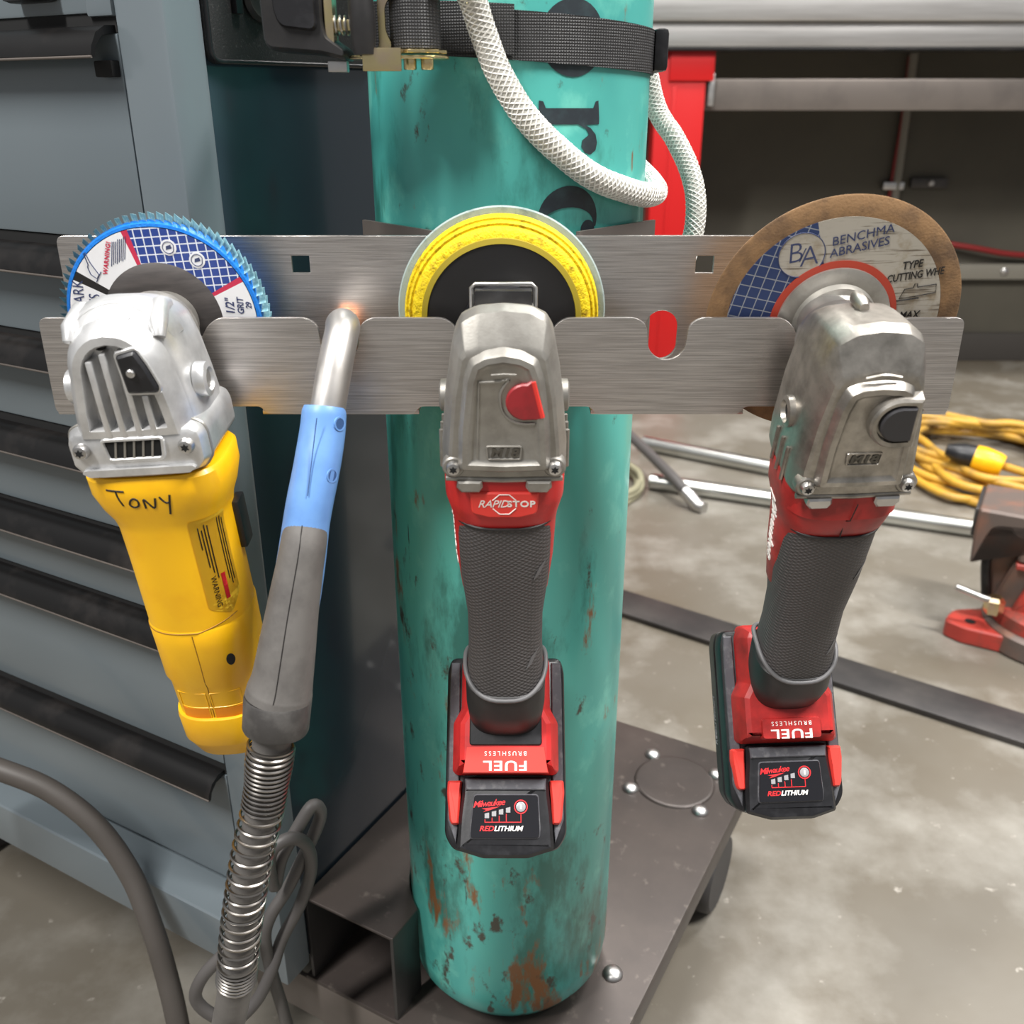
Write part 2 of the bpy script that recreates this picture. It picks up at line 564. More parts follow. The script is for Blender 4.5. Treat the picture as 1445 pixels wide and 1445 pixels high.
def curve_mesh(splines, depth, bev=0.0, res=2):
    """filled flat outline(s), holes allowed: [(x, z)] lists -> plate about y = 0, thickness depth"""
    cu = bpy.data.curves.new('shape', 'CURVE')
    cu.dimensions = '2D'
    cu.fill_mode = 'BOTH'
    for pts in splines:
        sp = cu.splines.new('POLY')
        sp.points.add(len(pts) - 1)
        for p, (x, z) in zip(sp.points, pts):
            p.co = (x, z, 0, 1)
        sp.use_cyclic_u = True
    cu.extrude = max(depth / 2 - bev, 0)
    cu.bevel_depth = bev
    cu.bevel_resolution = res
    cu.offset = -bev
    o = bpy.data.objects.new('shape', cu)
    me = bpy.data.meshes.new_from_object(o)
    bpy.data.objects.remove(o)
    bpy.data.curves.remove(cu)
    me.transform(Matrix.Rotation(PI / 2, 4, 'X'))
    for p in me.polygons:
        p.use_smooth = True
    me.set_sharp_from_angle(angle=math.radians(35))
    return me


def text(body, size, x=0, z=0, y=0, depth=0.0002, shear=0.0, bold=0.0, rot=0.0, spacing=1.0, align='CENTER', sx=1.0):
    """lettering in the xz plane, read from -y"""
    cu = bpy.data.curves.new('text', 'FONT')
    cu.body = body
    cu.size = size
    cu.extrude = depth
    cu.shear = shear
    cu.offset = bold
    cu.space_character = spacing
    cu.align_x = align
    cu.align_y = 'CENTER'
    cu.resolution_u = 3
    o = bpy.data.objects.new('text', cu)
    me = bpy.data.meshes.new_from_object(o)
    bpy.data.objects.remove(o)
    bpy.data.curves.remove(cu)
    me.transform(Matrix.Diagonal((sx, 1, 1, 1)))
    me.transform(Matrix.Rotation(rot, 4, 'Z'))
    me.transform(Matrix.Rotation(PI / 2, 4, 'X'))
    me.transform(Matrix.Translation((x, y, z)))
    return me


def drape(me, targets, off=0.0003, direction=(0, 1, 0), start=0.2):
    """press a mesh built near y = 0 onto the front (-y side) of the target meshes"""
    bm = bmesh.new()
    bm.from_mesh(me)
    for _ in range(3):
        es = [e for e in bm.edges if e.calc_length() > 0.003]
        if es and len(bm.verts) < 6000:
            bmesh.ops.subdivide_edges(bm, edges=es, cuts=1)
            bmesh.ops.triangulate(bm, faces=[f for f in bm.faces if len(f.verts) > 4])
    bm.to_mesh(me)
    bm.free()
    trees = []
    for t in targets:
        trees.append(BVHTree.FromPolygons([v.co.copy() for v in t.vertices], [tuple(p.vertices) for p in t.polygons]))
    d = Vector(direction).normalized()
    for v in me.vertices:
        lift = v.co.dot(d)
        base = v.co - d * lift
        best = None
        for tr in trees:
            h = tr.ray_cast(base - d * start, d)
            if h[0] is not None and (best is None or h[3] < best):
                best = h[3]
        if best is not None:
            v.co = base + d * (best - start - off + lift)
    me.update()
    return me


def arc(cx, cz, r, a0, a1, n=12):
    return [(cx + r * math.cos(math.radians(a0 + (a1 - a0) * i / n)), cz + r * math.sin(math.radians(a0 + (a1 - a0) * i / n))) for i in range(n + 1)]


def sector(r0, r1, a0, a1, n=24):
    return arc(0, 0, r1, a0, a1, n) + arc(0, 0, r0, a1, a0, n)


def torx_screw(parent, x, y, z, r=0.0042, mat='steel'):
    s = ob('screw', xform(lathe([(r, 0.002), (r, -0.001), (r * 0.8, -0.0028), (r * 0.35, -0.0034)], 20), Matrix.Translation((x, y, z))), mat, parent)
    star = [(x + r * (0.55 if i % 2 else 0.33) * math.cos(PI * i / 6), z + r * (0.55 if i % 2 else 0.33) * math.sin(PI * i / 6)) for i in range(12)]
    ob('star_recess', plate(star, y - 0.0037, y - 0.002, 0.0001), 'gap_black', s)
    return s

# ------------------------------------------------------------------ the setting
fl = ob('floor', box(-4, 4.5, -3, 3.45, -0.05, 0.0), 'concrete', kind='structure')
wb = ob('wall_back', box(-4, 4.5, 3.40, 3.5, 0.0, 4.2), 'olive_wall', kind='structure')
ob('wall_base_strip', box(-4, 4.5, 3.375, 3.40, 0.0, 0.10, 0.004), 'wall_base_dark', kind='structure')  # low dark strip along the foot of the back wall

# ------------------------------------------------------------------ tool cabinet
ANG = math.radians(-29.0)
C0 = Vector((-0.2, 0.607, 0))
cab = thing('tool_cabinet', 'blue-grey metal tool cabinet with a stack of drawers and full-width black pulls', 'tool cabinet', C0, (0, 0, ANG))
W, D = 0.66, 0.46
ob('body', box(-W, -0.003, 0.004, D, 0.135, 1.06, 0.004), 'slate_paint', cab)
ob('corner_post', box(-0.036, 0.004, -0.002, 0.028, 0.135, 1.06, 0.003), 'slate_paint', cab)
ob('side_panel', box(-0.006, 0.0005, 0.027, D - 0.01, 0.14, 1.05, 0.0008), 'shaded_slate_paint', cab)
ob('top_rail', box(-W, -0.0365, -0.002, 0.010, 0.9005, 1.06, 0.002), 'slate_paint', cab)
lat = ob('latch', box(-0.118, -0.082, -0.016, 0.0, 0.9075, 0.935, 0.004), 'black_plastic', cab)
ob('gusset', box(-0.058, -0.036, -0.0035, 0.002, 0.8985, 0.935, 0.002), 'slate_paint', cab)
levels = [(0.894, 0.768), (0.763, 0.697), (0.694, 0.627), (0.622, 0.552), (0.550, 0.487), (0.485, 0.359), (0.354, 0.232)]
for (zt, zb) in levels:
    dr = ob('drawer', box(-W + 0.01, -0.0361, -0.0019, 0.02, zb + 0.002, zt - 0.0045, 0.0015), 'slate_paint', cab)
    prof = [(0.0, zt), (-0.008, zt - 0.0005), (-0.015, zt - 0.0045), (-0.0195, zt - 0.012), (-0.0205, zt - 0.0165), (-0.0195, zt - 0.0185), (-0.018, zt - 0.0175), (-0.0165, zt - 0.012), (-0.011, zt - 0.006), (0.0, zt - 0.004)]
    pm = mesh('pull', *loft([[(x, y, z) for (y, z) in prof] for x in (-W + 0.01, -0.0385)]), 30)
    ob('pull', pm, 'black_paint', dr)
    ob('lip_highlight', tube([(-W + 0.01, -0.0204, zt - 0.0176), (-0.0385, -0.0204, zt - 0.0176)], 0.0008, 8), 'beam_steel', dr)  # lighter steel line added to paint the highlight along the pull's lip
    ob('shadow_gap', box(-W + 0.008, -0.0368, -0.0005, 0.003, zt - 0.004, zt + 0.0065), 'gap_black', dr)
ob('stop_tab', box(-0.053, -0.0378, -0.008, 0.0, 0.866, 0.875, 0.001), 'gap_black', cab)
ob('base_ledge', box(-W, -0.022, -0.034, 0.006, 0.176, 0.226, 0.004, 3), 'slate_paint', cab)
for (x, y) in ((-0.545, 0.075), (-0.09, 0.15), (-0.5, 0.40), (-0.06, 0.40)):
    ck = ob('caster', join(box(x - 0.03, x + 0.03, y - 0.03, y + 0.03, 0.124, 0.1355, 0.002), box(x - 0.024, x - 0.02, y - 0.02, y + 0.02, 0.04, 0.126, 0.001), box(x + 0.02, x + 0.024, y - 0.02, y + 0.02, 0.04, 0.126, 0.001)), 'steel', cab)
    wm = lathe([(0.012, -0.016), (0.046, -0.016), (0.0505, -0.011), (0.0515, 0.0), (0.0505, 0.011), (0.046, 0.016), (0.012, 0.016)], 36)
    wm.transform(Matrix.Rotation(PI / 2, 4, 'Z'))
    wm.transform(Matrix.Translation((x, y, 0.0512)))
    ob('wheel', wm, 'caster_rubber', ck)

# black panel hung on the cabinet side
pan = thing('felt_panel', 'black textured panel with rounded corners hung on the cabinet side behind the ratchet', 'panel', C0, (0, 0, ANG))
pts = round_outline([(0.028, 1.02), (0.20, 1.02), (0.20, 0.8755), (0.028, 0.8735)], 0.010, 6)
pm = plate(pts, 0.0, 0.006, 0.0012)
pm.transform(Matrix(((0, 1, 0, 0.0005), (1, 0, 0, 0), (0, 0, 1, 0), (0, 0, 0, 1))))
ob('board', pm, 'felt_black', pan)
rim = tube([Vector((0.0062, y, z)) for (y, z) in inset(pts, 0.0014)], 0.0016, 8, True)
ob('rim', rim, 'black_plastic', pan)
gm = lathe([(0.011, 0.004), (0.0145, 0.003), (0.0155, 0.0), (0.0135, -0.003), (0.011, -0.002)], 32)
gm.transform(Matrix.Rotation(PI / 2, 4, 'Z'))
gm.transform(Matrix.Translation((0.009, 0.074, 0.9135)))
ob('grommet', gm, 'black_rubber', pan)
ob('clip', box(0.006, 0.011, 0.050, 0.056, 0.9015, 0.925, 0.001), 'black_plastic', pan)

# ------------------------------------------------------------------ platform of the cylinder
ZP = 0.115
plat = thing('cylinder_platform', 'dark brown steel platform plate with round bolt heads under the gas cylinder', 'platform', C0, (0, 0, ANG))
ob('plate', box(-0.004, 0.277, 0.028, 0.53, ZP - 0.005, ZP, 0.0018), 'dark_steel', plat)
ob('front_flange', box(-0.07, 0.277, 0.028, 0.033, ZP - 0.052, ZP - 0.0035, 0.0018), 'beam_steel', plat)
ob('side_flange', box(0.2725, 0.2772, 0.028, 0.53, ZP - 0.030, ZP - 0.0035, 0.0015), 'dark_steel', plat)
for (x, y) in ((0.158, 0.485), (0.158, 0.4135), (0.242, 0.4155), (0.238, 0.486), (0.243, 0.1655)):
    hm = lathe_z([(0.0095, ZP + 0.0001), (0.0095, ZP + 0.0012), (0.0085, ZP + 0.0032), (0.0058, ZP + 0.0052), (0.002, ZP + 0.0062)], 24)
    hm.transform(Matrix.Translation((x, y, 0)))
    ob('bolt_head', hm, 'steel', plat)
sw = lathe_z([(0.0475, ZP - 0.001), (0.0470, ZP + 0.0008), (0.0450, ZP + 0.0022), (0.0425, ZP + 0.0024), (0.020, ZP + 0.0018), (0.002, ZP + 0.0016)], 48)
sw.transform(Matrix.Translation((0.199, 0.4500, 0)))
ob('swivel_ring', sw, 'dark_steel', plat)
for (x, y, wx, wy, hand) in ((0.199, 0.45, 0.262, 0.405, 1), (0.199, 0.10, 0.215, 0.12, 1)):
    ck = ob('caster', join(box(x - 0.045, x + 0.045, y - 0.045, y + 0.045, ZP - 0.012, ZP - 0.0045, 0.002), box(wx - 0.03, wx + 0.0, wy - 0.05, wy - 0.02, 0.045, ZP - 0.006, 0.002)), 'hot_rolled_steel', plat)
    wm = lathe([(0.012, -0.014), (0.042, -0.014), (0.046, -0.010), (0.047, 0.0), (0.046, 0.010), (0.042, 0.014), (0.012, 0.014)], 36)
    wm.transform(Matrix.Rotation(PI / 2, 4, 'Z'))
    wm.transform(Matrix.Translation((wx, wy, 0.047)))
    ob('wheel', wm, 'caster_rubber', ck)

# folded steel channel between cabinet and cylinder, cut out round the cylinder
cx, cy = 0.148, 0.145
ch = thing('steel_channel', 'dark folded steel channel standing open-ended between cabinet side and gas cylinder', 'steel channel', C0, (0, 0, ANG))
ZC = ZP + 0.096
Rn = 0.0925
o2 = [(0.002, 0.030), (0.098, 0.030)]
y_hit = cy - math.sqrt(Rn ** 2 - (cx - 0.098) ** 2)
a_s = math.atan2(y_hit - cy, 0.098 - cx)
o2.append((0.098, y_hit))
for i in range(1, 15):
    a = a_s + (-2 * PI - 2 * a_s) * i / 14 if False else a_s - (2 * (PI + a_s)) * i / 14
    o2.append((cx + Rn * math.cos(a), cy + Rn * math.sin(a)))
o2 += [(0.098, 0.30), (0.002, 0.30)]
tm = plate(o2, 0, 0.003, 0.0005)
tm.transform(Matrix(((1, 0, 0, 0), (0, 0, 1, 0), (0, 1, 0, ZC - 0.003), (0, 0, 0, 1))))
ob('top', tm, 'dark_steel', ch)
ob('wall', box(0.002, 0.0055, 0.030, 0.30, ZP, ZC - 0.001, 0.0006), 'hot_rolled_steel', ch)
ob('wall', box(0.0948, 0.0982, 0.030, y_hit, ZP, ZC - 0.001, 0.0008), 'hot_rolled_steel', ch)

# ------------------------------------------------------------------ gas cylinder
CX, CY, CR = -0.002, 0.662, 0.089
cyl = thing('gas_cylinder', 'worn teal gas cylinder with rust stains and black lettering painted down its side', 'gas cylinder', (CX, CY, ZP))
prof = [(0.0, 0.001), (0.055, 0.0), (0.068, 0.002), (0.079, 0.009), (0.0865, 0.021), (CR, 0.040)]
prof += [(CR, 0.04 + 0.88 * i / 12) for i in range(1, 13)] + [(0.084, 0.965), (0.066, 0.998), (0.04, 1.014), (0.018, 1.018), (0.018, 1.05)]
ob('body', lathe_z(prof, 96), 'teal_paint', cyl)


def wrap(me, zc, h0=0.0170):
    """letters: x = reading direction (down the cylinder), z = letter height (round the cylinder)"""
    bm = bmesh.new()
    bm.from_mesh(me)
    bmesh.ops.subdivide_edges(bm, edges=[e for e in bm.edges if e.calc_length() > 0.006], cuts=3)
    bmesh.ops.triangulate(bm, faces=bm.faces)
    for v in bm.verts:
        R = CR + 0.0003 - v.co.y * 0.5
        th = (v.co.z + h0) / CR
        z = zc - v.co.x
        v.co = Vector((R * math.sin(th), -R * math.cos(th), z - ZP))
    bm.to_mesh(me)
    bm.free()
    return me


def ring_letter(rx, rz, ix, iz, a0=0, a1=360, shift=0.0):
    out = [(rx * math.cos(math.radians(a)), rz + rz * math.sin(math.radians(a))) for a in range(a0, a1 + 1, 10)]
    inn = [(shift + ix * math.cos(math.radians(a)), rz + iz * math.sin(math.radians(a))) for a in range(a0, a1 + 1, 10)]
    if a1 - a0 >= 360:
        return [out[:-1], inn[:-1]]
    return [out + inn[::-1]]


ob('letter', wrap(curve_mesh(ring_letter(0.0195, 0.0200, 0.0085, 0.0165), 0.0002), 0.8845), 'letter_black', cyl)
rr = [[(0.000, 0.0), (0.017, 0.0), (0.0165, 0.0025), (0.0125, 0.004), (0.0125, 0.024), (0.0150, 0.0295), (0.0180, 0.0315), (0.0190, 0.0300), (0.0210, 0.0270), (0.0245, 0.0265), (0.0280, 0.0290), (0.0287, 0.0330), (0.0265, 0.0365), (0.0225, 0.0375), (0.0180, 0.0362), (0.0145, 0.0325), (0.0128, 0.0285), (0.0125, 0.0385), (0.0095, 0.0385), (0.0000, 0.0375), (0.0005, 0.0355), (0.0040, 0.0340), (0.0040, 0.004), (0.0005, 0.0025)]]
ob('letter', wrap(curve_mesh(rr, 0.0002), 0.8530), 'letter_black', cyl)
cc = ring_letter(0.0185, 0.0195, 0.0095, 0.0170, 75, 300, 0.003)
ob('letter', wrap(curve_mesh(cc, 0.0002), 0.7890), 'letter_black', cyl)
ball = [[(0.0065 + 0.0055 * math.cos(t), 0.0325 + 0.005 * math.sin(t)) for t in [2 * PI * i / 16 for i in range(16)]]]
ob('letter_terminal', wrap(curve_mesh(ball, 0.0002), 0.7890), 'letter_black', cyl)

# ------------------------------------------------------------------ tool rack
rack = thing('tool_rack', 'brushed stainless steel tool rack channel with slots clamped across the gas cylinder', 'tool rack', (0, 0, 0))
XL, XR, ZB, ZF, ZT = -0.263, 0.2515, 0.6865, 0.7423, 0.7815
YF, YB, TH = 0.526, 0.565, 0.0028


def uslot(xc, top, half, zb):
    """points of an open slot cut from the top edge, left to right"""
    a = [(xc - top - 0.006, ZF), (xc - top, ZF - 0.004), (xc - half, ZF - 0.012), (xc - half, zb + half)]
    a += arc(xc, zb + half, half, 180, 360, 12)[1:-1]
    a += [(xc + half, zb + half), (xc + half, ZF - 0.012), (xc + top, ZF - 0.004), (xc + top + 0.006, ZF)]
    return a


fo = [(XL, ZB)]
fo += [(XL, ZF)]
for (xc, t, h, zb) in ((-0.2, 0.031, 0.026, 0.706), (-0.0965, 0.0118, 0.0108, 0.7185), (-0.004, 0.028, 0.024, 0.706), (0.0868, 0.0118, 0.0108, 0.7185), (0.184, 0.028, 0.024, 0.706)):
    fo += uslot(xc, t, h, zb)
fo += [(XR, ZF), (XR, ZB)]
zn = 0.6912
for (x0, x1) in ((0.134, 0.236), (-0.053, 0.0448), (-0.248, -0.1445)):
    fo += [(x1 + 0.003, ZB), (x1, zn), (x0, zn), (x0 - 0.003, ZB)]
fm = curve_mesh([round_outline(fo, 0.005, 4)], TH, 0.0003, 1)
fm.transform(Matrix.Translation((0, YF, 0)))
ob('front_plate', fm, 'brushed_steel', rack)
bo = round_outline([(XL, ZB), (XL, ZT), (XR, ZT), (XR, ZB)], 0.005, 5)
sq1 = [(-0.1282, 0.7605), (-0.1178, 0.7605), (-0.1178, 0.7702), (-0.1282, 0.7702)]
sq2 = [(0.1070, 0.7605), (0.1174, 0.7605), (0.1174, 0.7702), (0.1070, 0.7702)]


def oval(xc, zc, hx, hz):
    return [(xc + hx * math.cos(2 * PI * i / 28), zc + math.copysign(hz - hx, math.sin(2 * PI * i / 28)) + hx * math.sin(2 * PI * i / 28)) for i in range(28)]


bm_ = curve_mesh([bo, sq1, sq2, oval(0.0893, 0.7240, 0.0098, 0.0145), oval(-0.1013, 0.7240, 0.0098, 0.0145)], TH, 0.0003, 1)
bm_.transform(Matrix.Translation((0, YB, 0)))
ob('back_plate', bm_, 'brushed_steel', rack)
for (x0, x1) in ((XL + 0.001, -0.249), (-0.144, -0.0535), (0.0453, 0.1335), (0.237, XR - 0.001)):
    ob('bottom_web', box(x0, x1, YF - 0.001, YB + 0.001, ZB - 0.0002, ZB + 0.0026, 0.0008), 'brushed_steel', rack)
for sg in (-1, 1):
    a, b = Vector((CX + sg * 0.040, YB + 0.001, 0)), Vector((CX + sg * 0.0925, 0.6285, 0))
    d = (b - a).normalized()
    n = Vector((-d.y, d.x, 0)) * 0.0012
    rg = []
    for z in (ZB + 0.01, ZT + 0.002):
        rg.append([Vector((p.x, p.y, z)) for p in (a + n, b + n, b - n, a - n)])
    ob('saddle_wing', mesh('wing', *loft(rg), 30), 'beam_steel', rack)

# ------------------------------------------------------------------ strap and ratchet round the cylinder
strap = thing('ratchet_strap', 'black webbing ratchet strap holding the gas cylinder, with gold zinc ratchet', 'ratchet strap', (0, 0, 0))


def band(R, t, a0, a1, zc0, tilt, hh, n=64):
    rings = []
    for i in range(n + 1):
        a = math.radians(a0 + (a1 - a0) * i / n)
        rg = []
        for (dr, dz) in ((0, -hh), (t, -hh), (t, hh), (0, hh)):
            x = (R + dr) * math.sin(a)
            rg.append((CX + x, CY - (R + dr) * math.cos(a), zc0 - tilt * x + dz))
        rings.append(rg)
    return mesh('band', *loft(rings), 30)


ob('webbing', band(CR + 0.0003, 0.0016, -62, 250, 0.8855, 0.06, 0.0122), 'webbing', strap)
ob('webbing_end', band(CR + 0.0024, 0.0018, -62, 2, 0.8880, 0.06, 0.0122, 30), 'webbing', strap)
ob('edge_pad', box(CX + 0.0885, CX + 0.0975, 0.640, 0.690, 0.8695, 0.8935, 0.003), 'black_plastic', strap)
# ratchet: coil of webbing on a vertical spindle, two zinc side plates, release spring, rubber-covered handle
Yr = 0.552
rc = at(586, 40, Yr)
coil = lathe_z([(0.0122, -0.0128), (0.0132, -0.0118), (0.0132, 0.0118), (0.0122, 0.0128)], 36)
coil.transform(Matrix.Translation((rc.x, rc.y, 0.8895)))
ob('webbing_coil', coil, 'webbing', strap)


def flat_poly(pts, z0, z1, bev=0.0004):
    m = plate(pts, z0, z1, bev)
    m.transform(Matrix(((1, 0, 0, 0), (0, 0, 1, 0), (0, 1, 0, 0), (0, 0, 0, 1))))
    return m


xa, xb = at(492, 82, Yr).x, at(634, 80, Yr).x
for (z0, nm) in ((0.8725, 'side_plate'), (0.9045, 'side_plate')):
    side = round_outline([(xa, Yr - 0.008), (rc.x - 0.018, Yr - 0.013), (rc.x + 0.006, Yr - 0.015), (xb, Yr - 0.006), (xb, Yr + 0.006), (rc.x, Yr + 0.016), (xa, Yr + 0.010)], 0.005, 4)
    ob(nm, flat_poly(side, z0, z0 + 0.0016), 'zinc_gold', strap)
wh = []
for i in range(24):
    r = 0.0165 if i % 2 else 0.0140
    wh.append((rc.x + r * math.cos(2 * PI * i / 24 + 0.1), rc.y + r * math.sin(2 * PI * i / 24 + 0.1)))
ob('ratchet_wheel', flat_poly(wh, 0.8752, 0.8768, 0.0003), 'zinc_gold', strap)
for dx in (-0.003, 0.006):
    pm = lathe_z([(0.003, 0.8675), (0.0034, 0.868), (0.0034, 0.8727)], 16)
    pm.transform(Matrix.Translation((rc.x + dx, rc.y - 0.004, 0)))
    ob('axle_pin', pm, 'zinc_gold', strap)
fb = at(540, 84, Yr - 0.012)
ob('frame_tab', box(fb.x - 0.010, fb.x + 0.010, Yr - 0.016, Yr - 0.0145, 0.8665, 0.8775, 0.0006), 'zinc_gold', strap)
fu = at(541, 30, Yr - 0.004)
web_out = round_outline([(fu.x - 0.003, 0.9045), (fu.x + 0.006, 0.9045), (fu.x + 0.001, 0.897), (fu.x + 0.001, 0.886), (fu.x + 0.007, 0.8735), (fu.x - 0.010, 0.8735), (fu.x - 0.003, 0.8785)], 0.002, 3)
ob('frame_web', plate(web_out, Yr - 0.0035, Yr - 0.0018, 0.0003), 'zinc_gold', strap)
g0, g1 = at(508, -6, Yr - 0.014), at(515, 77, Yr - 0.014)
ob('grip_sleeve', tube([g0, g0.lerp(g1, 0.3), g0.lerp(g1, 0.7), g1], [0.0064, 0.0068, 0.0064, 0.0052], 20), 'black_rubber', strap)
sp0, sp1 = at(471, 36, Yr - 0.010), at(500, 36, Yr - 0.010)
sp = [sp0.lerp(sp1, i / 60) + Vector((0, 0.0042 * math.cos(i / 60 * 2 * PI * 4), 0.0042 * math.sin(i / 60 * 2 * PI * 4))) for i in range(61)]
ob('release_spring', tube(sp, 0.0007, 6), 'steel', strap)
ob('release_bar', box(sp0.x - 0.002, sp1.x + 0.004, Yr - 0.0125, Yr - 0.0075, sp0.z - 0.0026, sp0.z + 0.0026, 0.0008), 'zinc_gold', strap)
hp = at(467, 35, Yr - 0.010)
ob('pawl_plate', box(hp.x - 0.0022, hp.x + 0.0022, Yr - 0.016, Yr - 0.002, hp.z - 0.0135, hp.z + 0.015, 0.0008), 'zinc_gold', strap)
# moulded handle: closed outline pressed out in depth
hx0, hx1 = at(374, 40, Yr - 0.008).x, at(462, 40, Yr - 0.008).x
zh0, zh1 = at(420, 78, Yr - 0.008).z, 0.926
hraw = [(hx0 - 0.001, zh1), (hx1 + 0.001, zh1), (hx1, 0.889), (hx1 + 0.0015, zh0 + 0.0085), (hx1 + 0.0105, zh0 + 0.0025), (hx1 + 0.0105, zh0 - 0.003), (hx1 - 0.002, zh0), (hx0 + 0.003, zh0 + 0.002), (hx0, zh0 + 0.006)]
hm = yloft([(ri(hraw, 0.001, 0.003), Yr + 0.010), (ri(hraw, 0, 0.003), Yr + 0.008), (ri(hraw, 0, 0.003), Yr - 0.012), (ri(hraw, 0.0010, 0.003), Yr - 0.0165), (ri(hraw, 0.0018, 0.003), Yr - 0.0180)], 45)
hd = ob('handle', hm, 'black_rubber', strap)
io = [(hx0 + 0.006, zh1), (hx1 - 0.003, zh1), (hx1 - 0.003, zh0 + 0.010), (hx0 + 0.010, zh0 + 0.012), (hx0 + 0.007, 0.893)]
ob('handle_panel', yloft([(ri(io, 0, 0.004), Yr - 0.0175), (ri(io, 0.0012, 0.004), Yr - 0.0205)], 45), 'black_plastic', hd)
nb = at(478, 95, Yr - 0.006)
ob('nut', box(nb.x - 0.005, nb.x + 0.005, Yr - 0.010, Yr - 0.002, nb.z - 0.0025, nb.z + 0.003, 0.0008), 'steel', strap)
ob('hook_strap', band(CR + 0.05, 0.0016, -66, -44, 0.888, 0.0, 0.010, 12), 'webbing', strap)

# ------------------------------------------------------------------ clear braided hose
HR = 0.0070


def on_cyl(th, z, R=CR + HR + 0.0006):
    t = math.radians(th)
    return Vector((CX + R * math.sin(t), CY - R * math.cos(t), z))


hp_ = [at(640, -70, 0.540), at(652, -30, 0.556), at(667, 0, 0.562)]
for (px, py) in ((683, 50), (705, 105), (742, 165), (788, 212), (838, 250)):
    q = at(px, py, 0.57)
    for _ in range(4):
        th = math.degrees(math.asin(max(-1, min(1, (q.x - CX) / (CR + HR + 0.0006)))))
        q = at(px, py, on_cyl(th, 0).y)
    hp_.append(q)
z1 = at(885, 279, 0.598).z
hp_ += [on_cyl(52, z1 + 0.0025), on_cyl(70, z1 - 0.0005), on_cyl(88, z1 + 0.001), on_cyl(110, z1 + 0.010), on_cyl(135, z1 + 0.03), on_cyl(148, z1 + 0.07, 0.105), on_cyl(132, z1 + 0.098, 0.115)]
hp_ += [at(926, 152, 0.745), at(952, 195, 0.735), at(973, 240, 0.725), at(982, 285, 0.715), at(977, 335, 0.710), at(955, 385, 0.715), at(900, 425, 0.73), at(850, 450, 0.77)]
path = spline(hp_, 10)
hose = thing('braided_hose', 'clear plastic hose with white braided reinforcement looped across the teal cylinder', 'hose', path[0])
hose.location = (0, 0, 0)
ob('hose_wall', tube(path, HR, 20), 'hose_clear', hose)
fr = frames(path)
Ls = [0.0]
for i in range(1, len(path)):
    Ls.append(Ls[-1] + (path[i] - path[i - 1]).length)
allv, allf = [], []
for sgn in (1, -1):
    for k in range(9):
        pts = []
        N_ = 340
        j = 0
        for i in range(N_ + 1):
            s = Ls[-1] * i / N_
            while j < len(Ls) - 2 and Ls[j + 1] < s:
                j += 1
            t = (s - Ls[j]) / max(1e-9, Ls[j + 1] - Ls[j])
            p = path[j].lerp(path[j + 1], t)
            Nn = fr[j][1].lerp(fr[j + 1][1], t).normalized()
            Bb = fr[j][2].lerp(fr[j + 1][2], t).normalized()
            a = sgn * 2 * PI * s / 0.030 + 2 * PI * k / 9
            pts.append(p + (Nn * math.cos(a) + Bb * math.sin(a)) * (HR + 0.0001))
        m = tube(pts, 0.00048, 4)
        b0 = len(allv)
        allv += [v.co.copy() for v in m.vertices]
        allf += [tuple(b0 + i for i in p.vertices) for p in m.polygons]
        bpy.data.meshes.remove(m)
ob('braid', mesh('braid', allv, allf, 60), 'hose_braid', hose, kind='stuff')

# ------------------------------------------------------------------ angle grinders
mm = 0.001


def mmo(pts):
    return [(x * mm, z * mm) for (x, z) in pts]


def squash(o, k, z0=0.0):
    return [(x, z if z < z0 else z0 + (z - z0) * (1 - k)) for (x, z) in o]


BP0 = Vector((0, 0.0265, -0.2451))
BMAT = Matrix(((1, 0, 0, BP0.x), (0, 0.666, 0.7437, BP0.y), (0, -0.7437, 0.666, BP0.z), (0, 0, 0, 1)))


